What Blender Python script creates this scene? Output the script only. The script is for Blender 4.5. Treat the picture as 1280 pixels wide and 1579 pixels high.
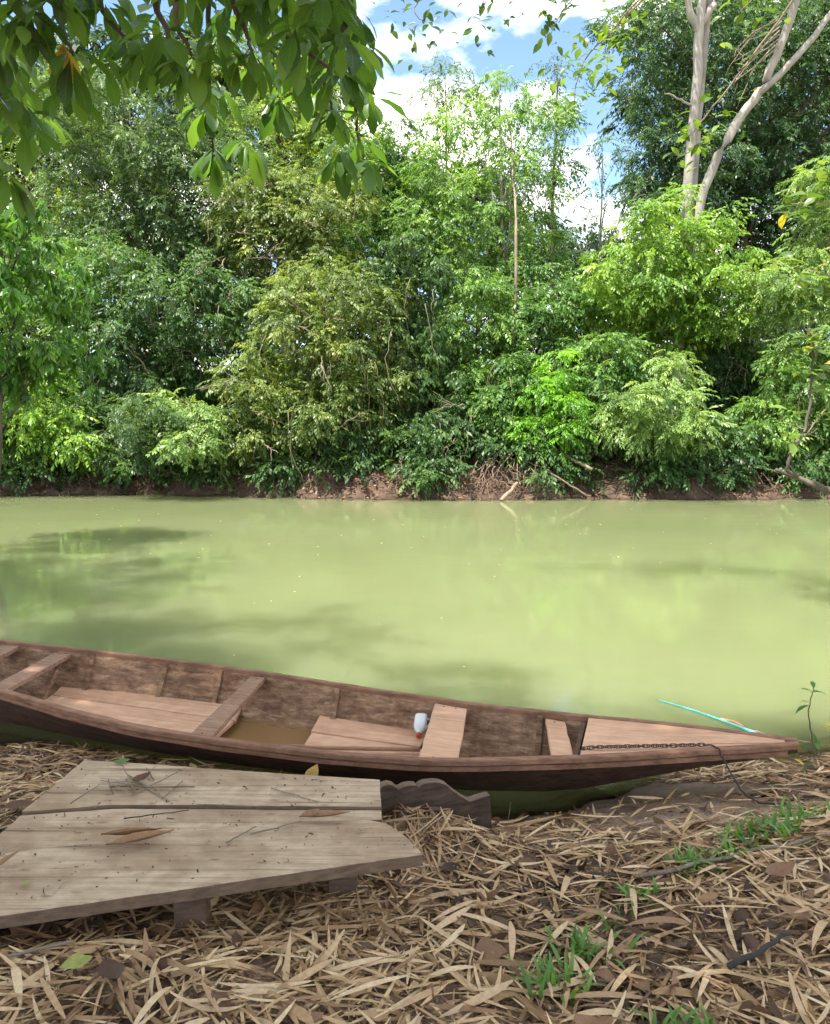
import bpy, math, random
import numpy as np
from mathutils import Matrix, Vector

for o in list(bpy.data.objects):
    bpy.data.objects.remove(o)
SC = bpy.context.scene
COL = SC.collection
RNG = np.random.default_rng(7)
random.seed(7)
R = math.radians

# ------------------------------------------------------------------ camera
cam_data = bpy.data.cameras.new('camera')
cam_data.sensor_fit = 'HORIZONTAL'
cam_data.sensor_width = 36.0
cam_data.lens = 34.31
cam_data.clip_start = 0.05
cam_data.clip_end = 2000.0
cam = bpy.data.objects.new('camera', cam_data)
cam.location = (0, 0, 2.1)
cam.rotation_euler = (R(90 - 6.9), 0, 0)
COL.objects.link(cam)
SC.camera = cam

# ------------------------------------------------------------------ sky, sun, exposure
SUN_EL = 67.0
SUN_DIR = Vector((-0.70 * math.cos(R(SUN_EL)), -0.714 * math.cos(R(SUN_EL)), math.sin(R(SUN_EL))))   # towards the sun
world = bpy.data.worlds.new('World')
SC.world = world
world.use_nodes = True
wn, wl = world.node_tree.nodes, world.node_tree.links
wn.clear()
w_out = wn.new('ShaderNodeOutputWorld')
w_bg = wn.new('ShaderNodeBackground')
w_bg.inputs['Strength'].default_value = 0.135
w_sky = wn.new('ShaderNodeTexSky')
w_sky.sky_type = 'NISHITA'
w_sky.sun_disc = False
w_sky.sun_elevation = R(SUN_EL)
w_sky.sun_rotation = math.atan2(SUN_DIR.x, SUN_DIR.y)
w_sky.air_density = 1.0
w_sky.dust_density = 0.15
w_sky.ozone_density = 3.0
w_tc = wn.new('ShaderNodeTexCoord')
w_map = wn.new('ShaderNodeMapping')
w_map.inputs['Scale'].default_value = (1.0, 1.0, 1.9)
w_map.inputs['Location'].default_value = (7.1, 3.3, 0.6)
w_noise = wn.new('ShaderNodeTexNoise')
w_noise.inputs['Scale'].default_value = 4.0
w_noise.inputs['Detail'].default_value = 9.0
w_noise.inputs['Roughness'].default_value = 0.52
w_ramp = wn.new('ShaderNodeValToRGB')
w_ramp.color_ramp.elements[0].position = 0.47
w_ramp.color_ramp.elements[1].position = 0.58
w_mix = wn.new('ShaderNodeMix')
w_mix.data_type = 'RGBA'
w_mix.clamp_result = False
w_mix.inputs[7].default_value = (9.6, 9.2, 8.5, 1)
wl.new(w_tc.outputs['Generated'], w_map.inputs['Vector'])
wl.new(w_map.outputs['Vector'], w_noise.inputs['Vector'])
wl.new(w_noise.outputs['Fac'], w_ramp.inputs['Fac'])
wl.new(w_ramp.outputs['Color'], w_mix.inputs[0])
wl.new(w_sky.outputs['Color'], w_mix.inputs[6])
wl.new(w_mix.outputs[2], w_bg.inputs['Color'])
wl.new(w_bg.outputs['Background'], w_out.inputs['Surface'])

sun_data = bpy.data.lights.new('sun', 'SUN')
sun_data.energy = 4.8
sun_data.angle = R(0.6)
sun_data.color = (1.0, 0.95, 0.86)
sun = bpy.data.objects.new('sun', sun_data)
sun.rotation_euler = SUN_DIR.to_track_quat('Z', 'Y').to_euler()
sun.location = (0, -10, 30)
COL.objects.link(sun)

SC.view_settings.view_transform = 'Standard'
SC.view_settings.look = 'None'
SC.view_settings.gamma = 1.0
SC.view_settings.use_curve_mapping = False
SC.view_settings.exposure = 1.33
SC.render.engine = 'CYCLES'
cy = SC.cycles
cy.max_bounces = 7
cy.diffuse_bounces = 4
cy.glossy_bounces = 3
cy.transmission_bounces = 4
cy.transparent_max_bounces = 6
cy.caustics_reflective = False
cy.caustics_refractive = False
cy.sample_clamp_indirect = 6.0
cy.use_denoising = True
try:
    cy.denoiser = 'OPENIMAGEDENOISE'
    cy.denoising_input_passes = 'RGB_ALBEDO_NORMAL'
    cy.denoising_prefilter = 'ACCURATE'
except Exception:
    pass

# ------------------------------------------------------------------ object helpers
def tag(o, label=None, cat=None, group=None, kind=None):
    if label: o['label'] = label
    if cat: o['category'] = cat
    if group: o['group'] = group
    if kind: o['kind'] = kind
    return o

def empty(name, loc=(0, 0, 0), rz=0.0):
    o = bpy.data.objects.new(name, None)
    o.location = loc
    o.rotation_euler = (0, 0, rz)
    o.empty_display_size = 0.1
    COL.objects.link(o)
    return o

def link(name, me, mat=None, parent=None):
    if mat is not None and not me.materials:
        me.materials.append(mat)
    o = bpy.data.objects.new(name, me)
    COL.objects.link(o)
    if parent is not None:
        o.parent = parent
    return o

def mesh_np(name, co, faces, tint=None, smooth=False, uv=None):
    """co (n,3); faces (m,k) equal-sized faces."""
    me = bpy.data.meshes.new(name)
    co = np.asarray(co, dtype=np.float32)
    faces = np.asarray(faces, dtype=np.int32)
    m, k = faces.shape
    me.vertices.add(len(co))
    me.vertices.foreach_set('co', co.ravel())
    me.loops.add(m * k)
    me.loops.foreach_set('vertex_index', faces.ravel())
    me.polygons.add(m)
    me.polygons.foreach_set('loop_start', np.arange(0, m * k, k, dtype=np.int32))
    me.update(calc_edges=True)
    if tint is not None:
        a = me.attributes.new('tint', 'FLOAT', 'POINT')
        a.data.foreach_set('value', np.asarray(tint, dtype=np.float32))
    if uv is not None:
        layer = me.uv_layers.new(name='UVMap')
        layer.data.foreach_set('uv', np.asarray(uv, dtype=np.float32)[faces.ravel()].ravel())
    if smooth:
        me.polygons.foreach_set('use_smooth', np.ones(m, dtype=bool))
    return me

class MB:
    """collects shapes into one mesh of mixed faces"""
    def __init__(s):
        s.v, s.f = [], []
    def add(s, vs, fs):
        b = len(s.v)
        s.v += [tuple(map(float, p)) for p in vs]
        s.f += [tuple(b + i for i in f) for f in fs]
    def tube(s, pts, rad, sides=6, cap=True):
        pts = [Vector(p) for p in pts]
        n = len(pts)
        if not hasattr(rad, '__len__'):
            rad = [rad] * n
        b = len(s.v)
        up = Vector((0, 0, 1))
        for i, p in enumerate(pts):
            d = (pts[min(i + 1, n - 1)] - pts[max(i - 1, 0)]).normalized()
            ref = up if abs(d.z) < 0.9 else Vector((1, 0, 0))
            a = d.cross(ref).normalized()
            c = d.cross(a)
            for k in range(sides):
                t = 2 * math.pi * k / sides
                q = p + a * (math.cos(t) * rad[i]) + c * (math.sin(t) * rad[i])
                s.v.append((q.x, q.y, q.z))
        for i in range(n - 1):
            for k in range(sides):
                k2 = (k + 1) % sides
                s.f.append((b + i * sides + k, b + i * sides + k2, b + (i + 1) * sides + k2, b + (i + 1) * sides + k))
        if cap:
            s.f.append(tuple(b + k for k in range(sides))[::-1])
            s.f.append(tuple(b + (n - 1) * sides + k for k in range(sides)))
    def prism(s, outline, z0, z1, bevel=0.0):
        """outline: list of (x,y) anticlockwise; top gets a small bevel ring"""
        n = len(outline)
        c = Vector((sum(p[0] for p in outline) / n, sum(p[1] for p in outline) / n))
        rings = [([(p[0], p[1], z0) for p in outline])]
        if bevel > 0:
            rings.append([(p[0], p[1], z1 - bevel) for p in outline])
            ins = []
            for i, p in enumerate(outline):
                e = (Vector(outline[(i + 1) % n]) - Vector(outline[i - 1])).normalized()
                ins.append((p[0] - e.y * bevel, p[1] + e.x * bevel, z1))
            rings.append(ins)
        else:
            rings.append([(p[0], p[1], z1) for p in outline])
        vs = [q for r in rings for q in r]
        fs = [tuple(range(n))[::-1]]
        for r in range(len(rings) - 1):
            for i in range(n):
                j = (i + 1) % n
                fs.append((r * n + i, r * n + j, (r + 1) * n + j, (r + 1) * n + i))
        fs.append(tuple((len(rings) - 1) * n + i for i in range(n)))
        s.add(vs, fs)
    def build(s, name, mat, parent=None, smooth=False):
        me = bpy.data.meshes.new(name)
        me.from_pydata(s.v, [], s.f)
        me.update()
        if smooth:
            me.polygons.foreach_set('use_smooth', np.ones(len(me.polygons), dtype=bool))
        return link(name, me, mat, parent)

def bend(pts, n=4, amp=0.1, rng=random):
    """subdivide a polyline with catmull-rom and a little wobble"""
    P = [Vector(p) for p in pts]
    if len(P) < 2:
        return P
    out = []
    for i in range(len(P) - 1):
        p0 = P[i - 1] if i > 0 else P[0] * 2 - P[1]
        p1, p2 = P[i], P[i + 1]
        p3 = P[i + 2] if i + 2 < len(P) else P[-1] * 2 - P[-2]
        for k in range(n):
            t = k / n
            q = 0.5 * ((2 * p1) + (p2 - p0) * t + (2 * p0 - 5 * p1 + 4 * p2 - p3) * t * t + (3 * p1 - p0 - 3 * p2 + p3) * t ** 3)
            if k or i:
                q = q + Vector((rng.uniform(-amp, amp), rng.uniform(-amp, amp), rng.uniform(-amp, amp)))
            out.append(q)
    out.append(P[-1])
    return out

def lerp_r(n, a, b):
    return [a + (b - a) * i / max(1, n - 1) for i in range(n)]

# ------------------------------------------------------------------ material helpers
def new_mat(name):
    m = bpy.data.materials.new(name)
    m.use_nodes = True
    nt = m.node_tree
    nt.nodes.clear()
    out = nt.nodes.new('ShaderNodeOutputMaterial')
    return m, nt.nodes, nt.links, out

def ramp(nodes, stops):
    r = nodes.new('ShaderNodeValToRGB')
    e = r.color_ramp.elements
    while len(e) < len(stops):
        e.new(0.5)
    for i, (p, c) in enumerate(stops):
        e[i].position = p
        e[i].color = (c[0], c[1], c[2], 1)
    return r

def noise(nodes, links, coord, scale, detail=5, rough=0.55, stretch=None, dist=0.0):
    n = nodes.new('ShaderNodeTexNoise')
    n.inputs['Scale'].default_value = scale
    n.inputs['Detail'].default_value = detail
    n.inputs['Roughness'].default_value = rough
    n.inputs['Distortion'].default_value = dist
    if stretch:
        mp = nodes.new('ShaderNodeMapping')
        mp.inputs['Scale'].default_value = stretch
        links.new(coord, mp.inputs['Vector'])
        links.new(mp.outputs['Vector'], n.inputs['Vector'])
    else:
        links.new(coord, n.inputs['Vector'])
    return n

def mixcol(nodes, links, fac, a, b, mode='MIX'):
    m = nodes.new('ShaderNodeMix')
    m.data_type = 'RGBA'
    m.blend_type = mode
    for sock, val in ((m.inputs[0], fac), (m.inputs[6], a), (m.inputs[7], b)):
        if hasattr(val, 'is_output') or isinstance(val, bpy.types.NodeSocket):
            links.new(val, sock)
        elif isinstance(val, (int, float)):
            sock.default_value = val
        else:
            sock.default_value = (val[0], val[1], val[2], 1)
    return m.outputs[2]

def leaf_mat(name, dark, mid, light, trans=0.38, rough=0.45, src='tint', veins=False, spec=0.5):
    m, N, L, out = new_mat(name)
    if src == 'tint':
        a = N.new('ShaderNodeAttribute'); a.attribute_name = 'tint'; f = a.outputs['Fac']
    else:
        a = N.new('ShaderNodeObjectInfo'); f = a.outputs['Random']
    r = ramp(N, [(0.0, dark), (0.5, mid), (1.0, light)])
    L.new(f, r.inputs['Fac'])
    col = r.outputs['Color']
    p = N.new('ShaderNodeBsdfPrincipled')
    if veins:
        uv = N.new('ShaderNodeUVMap')
        sep = N.new('ShaderNodeSeparateXYZ'); L.new(uv.outputs['UV'], sep.inputs[0])
        ab = N.new('ShaderNodeMath'); ab.operation = 'ABSOLUTE'
        sb = N.new('ShaderNodeMath'); sb.operation = 'SUBTRACT'; sb.inputs[1].default_value = 0.5
        L.new(sep.outputs['X'], sb.inputs[0]); L.new(sb.outputs[0], ab.inputs[0])
        # side veins run forward from the midrib
        ml = N.new('ShaderNodeMath'); ml.operation = 'MULTIPLY_ADD'; ml.inputs[1].default_value = -0.42
        L.new(ab.outputs[0], ml.inputs[0]); L.new(sep.outputs['Y'], ml.inputs[2])
        sn = N.new('ShaderNodeMath'); sn.operation = 'MULTIPLY'; sn.inputs[1].default_value = 75.0
        L.new(ml.outputs[0], sn.inputs[0])
        si = N.new('ShaderNodeMath'); si.operation = 'SINE'; L.new(sn.outputs[0], si.inputs[0])
        vr = ramp(N, [(0.80, (0, 0, 0)), (1.0, (1, 1, 1))]); L.new(si.outputs[0], vr.inputs['Fac'])
        mr = ramp(N, [(0.0, (1, 1, 1)), (0.05, (0, 0, 0))]); L.new(ab.outputs[0], mr.inputs['Fac'])
        vv = mixcol(N, L, 1.0, vr.outputs['Color'], mr.outputs['Color'], 'LIGHTEN')
        vm = N.new('ShaderNodeMath'); vm.operation = 'MULTIPLY'; vm.inputs[1].default_value = 0.35
        L.new(vv, vm.inputs[0])
        col = mixcol(N, L, vm.outputs[0], col, (light[0] * 1.25, light[1] * 1.2, light[2] * 1.3))
        bp = N.new('ShaderNodeBump'); bp.inputs['Strength'].default_value = 0.25; bp.inputs['Distance'].default_value = 0.004
        L.new(vv, bp.inputs['Height']); L.new(bp.outputs['Normal'], p.inputs['Normal'])
    L.new(col, p.inputs['Base Color'])
    p.inputs['Roughness'].default_value = rough
    p.inputs['Specular IOR Level'].default_value = spec
    t = N.new('ShaderNodeBsdfTranslucent')
    tc = mixcol(N, L, 1.0, col, (1.65, 1.6, 0.62), 'MULTIPLY')
    L.new(tc, t.inputs['Color'])
    mx = N.new('ShaderNodeMixShader'); mx.inputs[0].default_value = trans
    L.new(p.outputs[0], mx.inputs[1]); L.new(t.outputs[0], mx.inputs[2])
    L.new(mx.outputs[0], out.inputs['Surface'])
    return m

PAL = {
    'grey':   leaf_mat('leaf_grey_green', (0.046, 0.093, 0.035), (0.103, 0.179, 0.066), (0.192, 0.292, 0.102)),
    'yellow': leaf_mat('leaf_yellow_green', (0.098, 0.164, 0.025), (0.224, 0.329, 0.051), (0.382, 0.475, 0.086)),
    'olive':  leaf_mat('leaf_olive', (0.071, 0.116, 0.029), (0.160, 0.231, 0.061), (0.319, 0.373, 0.100)),
    'mid':    leaf_mat('leaf_mid_green', (0.046, 0.117, 0.027), (0.109, 0.221, 0.046), (0.204, 0.346, 0.070)),
    'light':  leaf_mat('leaf_light_green', (0.068, 0.150, 0.034), (0.161, 0.292, 0.062), (0.287, 0.430, 0.097)),
    'blue':   leaf_mat('leaf_blue_green', (0.031, 0.076, 0.034), (0.067, 0.138, 0.058), (0.134, 0.228, 0.087)),
    'vine':   leaf_mat('leaf_vine_green', (0.082, 0.174, 0.027), (0.197, 0.348, 0.050), (0.368, 0.502, 0.080)),
    'pale':   leaf_mat('leaf_pale_green', (0.100, 0.179, 0.058), (0.218, 0.339, 0.107), (0.360, 0.485, 0.152)),
    'dark':   leaf_mat('leaf_dark_green', (0.032, 0.079, 0.025), (0.079, 0.157, 0.046), (0.157, 0.258, 0.076)),
    'vivid':  leaf_mat('leaf_vivid_green', (0.091, 0.224, 0.025), (0.199, 0.430, 0.045), (0.331, 0.597, 0.069)),
    'droop':  leaf_mat('leaf_glossy_green', (0.046, 0.133, 0.022), (0.101, 0.239, 0.035), (0.187, 0.364, 0.066), rough=0.34, spec=0.7),
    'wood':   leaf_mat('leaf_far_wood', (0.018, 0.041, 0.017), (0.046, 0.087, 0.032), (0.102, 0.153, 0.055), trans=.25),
}

def bark_mat(name, dark, light, scale=6.0, stretch=(1, 1, .25), rough=0.85):
    m, N, L, out = new_mat(name)
    tc = N.new('ShaderNodeTexCoord')
    n1 = noise(N, L, tc.outputs['Object'], scale, 6, .6, stretch)
    r = ramp(N, [(0.3, dark), (0.7, light)])
    L.new(n1.outputs['Fac'], r.inputs['Fac'])
    p = N.new('ShaderNodeBsdfPrincipled'); p.inputs['Roughness'].default_value = rough
    L.new(r.outputs['Color'], p.inputs['Base Color'])
    b = N.new('ShaderNodeBump'); b.inputs['Strength'].default_value = .5; b.inputs['Distance'].default_value = .03
    n2 = noise(N, L, tc.outputs['Object'], scale * 4, 4, .6, stretch)
    L.new(n2.outputs['Fac'], b.inputs['Height']); L.new(b.outputs['Normal'], p.inputs['Normal'])
    L.new(p.outputs[0], out.inputs['Surface'])
    return m

M_BARK = bark_mat('bark_brown', (.05, .038, .028), (.15, .12, .09))
M_PALE = bark_mat('bark_pale', (.20, .178, .152), (.43, .395, .35), 3.0, (1, 1, .5))
M_TWIG = bark_mat('twig_tan', (.16, .12, .08), (.34, .27, .19), 8)
M_ROOT = bark_mat('root_tan', (.10, .068, .045), (.27, .19, .125), 8)
M_VINE = bark_mat('vine_stem', (.11, .095, .05), (.24, .20, .11), 8)

# ------------------------------------------------------------------ terrain
SHX = np.array([-200, -30, -9, -6, -2.7, -2.2, -1.4, -.8, -.3, .05, .34, .55, .86, 1.38, 2.04, 2.43, 4, 8, 30, 200.])
SHY = np.array([8, 7.5, 6.3, 5.4, 4.86, 4.84, 4.72, 4.49, 4.34, 4.06, 3.87, 3.88, 4.05, 4.39, 4.65, 4.73, 4.95, 6.0, 8.5, 9.])
FSX = np.array([-200, -40, -11, -6, -3, 0, 2, 4.4, 7, 10.5, 40, 200.])
FSY = np.array([23, 22, 20.9, 21.3, 20.4, 19.9, 19.85, 20.3, 20.0, 20.1, 21, 23.])

def vnoise(x, y, s, seed=0):
    """smooth value noise in numpy"""
    x = np.asarray(x) * s + 37.1 * seed; y = np.asarray(y) * s + 11.7 * seed
    xi = np.floor(x).astype(np.int64); yi = np.floor(y).astype(np.int64)
    fx = x - xi; fy = y - yi
    fx = fx * fx * (3 - 2 * fx); fy = fy * fy * (3 - 2 * fy)
    def h(a, b):
        n = (a * 374761393 + b * 668265263 + seed * 974711) & 0xffffffff
        n = ((n ^ (n >> 13)) * 1274126177) & 0xffffffff
        return ((n ^ (n >> 16)) & 0xffff) / 65535.0
    return (h(xi, yi) * (1 - fx) + h(xi + 1, yi) * fx) * (1 - fy) + (h(xi, yi + 1) * (1 - fx) + h(xi + 1, yi + 1) * fx) * fy

# boat hull tables (station = metres back from the bow tip)
S_T = [0, .2, .42, .74, 1.1, 1.66, 1.93, 2.42, 3.1, 3.65, 4.18, 4.8, 5.6, 6.4, 7.2]
NEAR = [-.026, -.075, -.125, -.225, -.318, -.468, -.525, -.590, -.622, -.606, -.535, -.42, -.33, -.21, -.05]
FAR_ = [.030, .100, .168, .235, .290, .358, .385, .428, .490, .522, .512, .476, .41, .27, .05]
GUN = [.405, .385, .365, .34, .312, .285, .28, .28, .288, .297, .312, .335, .365, .405, .46]
KEEL = [.355, .295, .24, .145, .035, -.07, -.085, -.10, -.10, -.10, -.10, -.095, -.06, .04, .28]
BOAT_LOC = Vector((2.0, 3.96, 0.0)); BOAT_RZ = R(-17.04)
def st(tab, s):
    return np.interp(s, S_T, tab)
CB, SB = math.cos(BOAT_RZ), math.sin(BOAT_RZ)
def to_boat(x, y):
    dx, dy = x - BOAT_LOC.x, y - BOAT_LOC.y
    return dx * CB + dy * SB, -dx * SB + dy * CB

def gz(x, y, fine=True):
    x = np.asarray(x, dtype=float); y = np.asarray(y, dtype=float)
    sh = np.interp(x, SHX, SHY); fs = np.interp(x, FSX, FSY)
    if fine:
        fs = fs + (vnoise(x, 0 * x, 1.1, 5) - .5) * .5 + (vnoise(x, 0 * x, 3.7, 6) - .5) * .22
    d = sh - y
    near = np.where(d > 0, .85 * (1 - np.exp(-.28 * np.maximum(d, 0))), np.maximum(.33 * d, -1.3))
    near = np.where(d > 6, near + .03 * np.minimum(d - 6, 120), near)
    near = near + .15 * np.exp(-(((x - .05) / .30) ** 2 + ((y - 3.42) / .20) ** 2))
    near = near - .07 * np.exp(-(((x + .75) / .75) ** 4 + ((y - 2.80 - .20 * (x + .75)) / .36) ** 4))
    near = near + .05 * np.exp(-(((x - 1.7) / .5) ** 2 + ((y - 3.2) / .35) ** 2))
    e = y - fs
    hb = .62 + .75 * vnoise(x, 0 * x, .42, 12) if fine else 1.0
    far = np.where(e > 0, hb * (1 - np.exp(-.9 * np.maximum(e, 0))) + .10 * np.clip(e - 2, 0, 60), np.maximum(.6 * e, -1.3))
    z = np.where(y < (sh + fs) / 2, near, far)
    if fine:
        am = np.where(np.abs(d) < 8, .035, .30)
        z = np.where(e > 0, z + (vnoise(x, y, 5.5, 8) - .5) * .16 * np.clip(e * 2, 0, 1), z)
        z = z + (vnoise(x, y, 2.2, 1) - .5) * am + (vnoise(x, y, 7, 2) - .5) * am * .45 + (vnoise(x, y, 25, 3) - .5) * .012
    # the hull has pressed a trough into the bank
    bx, by = to_boat(x, y)
    s = -bx
    inside = (s > -.02) & (s < 7.2) & (by > st(NEAR, s) * .72) & (by < st(FAR_, s) * .80)
    z = np.where(inside, np.minimum(z, st(KEEL, s) - .03), z)
    return z

def axis(segs):
    out = []
    for a, b, n in segs:
        out += list(np.linspace(a, b, n, endpoint=False))
    out.append(segs[-1][1])
    return np.array(out)

def grid_mesh(name, xs, ys, zf, uvs=False):
    X, Y = np.meshgrid(xs, ys)
    Z = zf(X, Y)
    co = np.stack([X, Y, Z], -1).reshape(-1, 3)
    nx, ny = len(xs), len(ys)
    i = (np.arange(ny - 1)[:, None] * nx + np.arange(nx - 1)[None, :]).ravel()
    f = np.stack([i, i + 1, i + 1 + nx, i + nx], -1)
    return mesh_np(name, co, f, smooth=True), X, Y

xs = axis([(-400, -60, 12), (-60, -14, 40), (-14, -3, 70), (-3, 3.4, 230), (3.4, 14, 70), (14, 60, 40), (60, 400, 13)])
ys = axis([(-200, -20, 14), (-20, 1.0, 40), (1.0, 5.2, 160), (5.2, 19, 40), (19, 23, 50), (23, 60, 50), (60, 500, 14)])
me, _, _ = grid_mesh('ground', xs, ys, gz)

def ground_material():
    m, N, L, out = new_mat('soil')
    g = N.new('ShaderNodeNewGeometry')
    P = g.outputs['Position']
    sep = N.new('ShaderNodeSeparateXYZ'); L.new(P, sep.inputs[0])
    n1 = noise(N, L, P, 3.0, 8, .62)
    n2 = noise(N, L, P, 46.0, 8, .75)
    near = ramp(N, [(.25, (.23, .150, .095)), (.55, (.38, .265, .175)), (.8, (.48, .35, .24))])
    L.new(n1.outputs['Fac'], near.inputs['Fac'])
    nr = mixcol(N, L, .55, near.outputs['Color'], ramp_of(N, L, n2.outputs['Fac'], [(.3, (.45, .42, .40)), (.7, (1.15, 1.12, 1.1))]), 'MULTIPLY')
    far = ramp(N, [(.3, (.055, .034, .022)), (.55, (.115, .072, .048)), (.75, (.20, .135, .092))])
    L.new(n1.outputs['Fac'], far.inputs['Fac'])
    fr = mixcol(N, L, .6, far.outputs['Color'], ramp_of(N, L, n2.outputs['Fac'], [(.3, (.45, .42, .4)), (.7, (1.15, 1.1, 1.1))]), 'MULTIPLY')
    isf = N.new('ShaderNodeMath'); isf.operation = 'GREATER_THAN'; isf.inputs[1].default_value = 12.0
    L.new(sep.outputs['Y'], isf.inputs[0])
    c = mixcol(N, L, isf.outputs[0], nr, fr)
    fl = N.new('ShaderNodeMath'); fl.operation = 'GREATER_THAN'; fl.inputs[1].default_value = 22.6
    L.new(sep.outputs['Y'], fl.inputs[0])
    c = mixcol(N, L, fl.outputs[0], c, ramp_of(N, L, n1.outputs['Fac'], [(.3, (.022, .030, .014)), (.7, (.060, .062, .030))]))
    # wet margin
    wet = ramp_of(N, L, sep.outputs['Z'], [(.0, (.50, .46, .40)), (.055, (1, 1, 1))])
    c = mixcol(N, L, 1.0, c, wet, 'MULTIPLY')
    p = N.new('ShaderNodeBsdfPrincipled')
    L.new(c, p.inputs['Base Color'])
    p.inputs['Roughness'].default_value = .9
    b = N.new('ShaderNodeBump'); b.inputs['Strength'].default_value = .9; b.inputs['Distance'].default_value = .02
    L.new(n2.outputs['Fac'], b.inputs['Height']); L.new(b.outputs['Normal'], p.inputs['Normal'])
    L.new(p.outputs[0], out.inputs['Surface'])
    return m

def ramp_of(N, L, fac, stops):
    r = ramp(N, stops)
    L.new(fac, r.inputs['Fac'])
    return r.outputs['Color']

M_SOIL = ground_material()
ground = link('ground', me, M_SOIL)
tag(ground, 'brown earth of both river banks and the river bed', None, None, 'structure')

# ------------------------------------------------------------------ river
def water_depth(X, Y):
    return np.maximum(0.0, -gz(X, Y, True))
wxs = axis([(-300, -30, 14), (-30, -6, 30), (-6, 5, 200), (5, 30, 40), (30, 300, 14)])
wys = axis([(3.0, 6.2, 90), (6.2, 17, 40), (17, 24, 40)])
me, WX, WY = grid_mesh('river', wxs, wys, lambda x, y: 0 * x)
turb = 1 - np.exp(-water_depth(WX, WY) / .10)
a = me.attributes.new('turbidity', 'FLOAT', 'POINT')
a.data.foreach_set('value', turb.ravel().astype(np.float32))

def water_material():
    m, N, L, out = new_mat('turbid_green_water')
    g = N.new('ShaderNodeNewGeometry'); P = g.outputs['Position']
    n1 = noise(N, L, P, .16, 4, .5, (1, 1.6, 1))
    c = ramp_of(N, L, n1.outputs['Fac'], [(.3, (.153, .177, .077)), (.7, (.184, .204, .097))])
    p = N.new('ShaderNodeBsdfPrincipled')
    L.new(c, p.inputs['Base Color'])
    p.inputs['Roughness'].default_value = .012
    p.subsurface_method = 'BURLEY'
    p.inputs['Subsurface Weight'].default_value = 1.0
    p.inputs['Subsurface Radius'].default_value = (1.0, 1.0, .6)
    p.inputs['Subsurface Scale'].default_value = 2.2
    p.inputs['IOR'].default_value = 1.33
    w1 = noise(N, L, P, 1.3, 3, .5, (1, 2.2, 1))
    w2 = noise(N, L, P, 7.0, 3, .55, (1, 1.8, 1))
    ad = N.new('ShaderNodeMath'); ad.operation = 'MULTIPLY_ADD'; ad.inputs[1].default_value = .22
    L.new(w2.outputs['Fac'], ad.inputs[0]); L.new(w1.outputs['Fac'], ad.inputs[2])
    b = N.new('ShaderNodeBump'); b.inputs['Strength'].default_value = .09; b.inputs['Distance'].default_value = .035
    L.new(ad.outputs[0], b.inputs['Height']); L.new(b.outputs['Normal'], p.inputs['Normal'])
    # clear shallows: thin water lets the bed show
    tr = N.new('ShaderNodeBsdfTransparent'); tr.inputs['Color'].default_value = (.93, .93, .80, 1)
    gl = N.new('ShaderNodeBsdfGlossy'); gl.inputs['Roughness'].default_value = .03
    L.new(b.outputs['Normal'], gl.inputs['Normal'])
    fr = N.new('ShaderNodeFresnel'); fr.inputs['IOR'].default_value = 1.33
    L.new(b.outputs['Normal'], fr.inputs['Normal'])
    clear = N.new('ShaderNodeMixShader')
    L.new(fr.outputs[0], clear.inputs[0]); L.new(tr.outputs[0], clear.inputs[1]); L.new(gl.outputs[0], clear.inputs[2])
    at = N.new('ShaderNodeAttribute'); at.attribute_name = 'turbidity'
    mx = N.new('ShaderNodeMixShader')
    L.new(at.outputs['Fac'], mx.inputs[0]); L.new(clear.outputs[0], mx.inputs[1]); L.new(p.outputs[0], mx.inputs[2])
    L.new(mx.outputs[0], out.inputs['Surface'])
    return m
river = link('river', me, water_material())
tag(river, 'still turbid green river water', None, None, 'structure')

# ------------------------------------------------------------------ foliage generator
def sprig(kind):
    """leaf bases, directions, normals, size, width ratio; unit = one leaf length; sprig grows along +x"""
    B, D, Nn, S = [], [], [], []
    def put(b, d, n, s):
        B.append(b); D.append(d); Nn.append(n); S.append(s)
    if kind == 'alt':
        k = 9
        for i in range(k):
            t = (i + 1) / k
            x = 2.9 * t
            z = -.55 * t * t
            sd = 1 if i % 2 else -1
            ang = R(62 - 40 * t) * sd if i < k - 1 else 0
            put((x, 0, z), (math.cos(ang), math.sin(ang), -.28 - .25 * t), (-.15, .2 * sd, 1), 1.0 if 0 < i < k - 1 else .85)
        wr = .44
    elif kind == 'pinn':
        k = 7
        for i in range(k):
            t = (i + 1) / k
            x = 3.1 * t
            z = .25 * t - .95 * t * t
            for sd in (1, -1):
                ang = R(68 - 34 * t) * sd
                put((x, 0, z), (math.cos(ang), math.sin(ang), -.22 - .3 * t), (-.2 * t, .18 * sd, 1), .95 if i < k - 1 else .75)
        wr = .34
    else:
        for i in range(9):
            an = i * 2.4
            t = i / 9
            put((.9 * t, 0, -.25 * t), (.45 * math.cos(an) + .25, .6 * math.sin(an), -.85), (.7 * math.cos(an) + .3, .5 * math.sin(an), .45), .85 + .3 * t)
        wr = .34
    return np.array(B, float), np.array(D, float), np.array(Nn, float), np.array(S, float), wr

SPR = {k: sprig(k) for k in ('alt', 'pinn', 'droop')}

def unit(v):
    return v / np.maximum(np.linalg.norm(v, axis=-1, keepdims=True), 1e-9)

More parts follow.
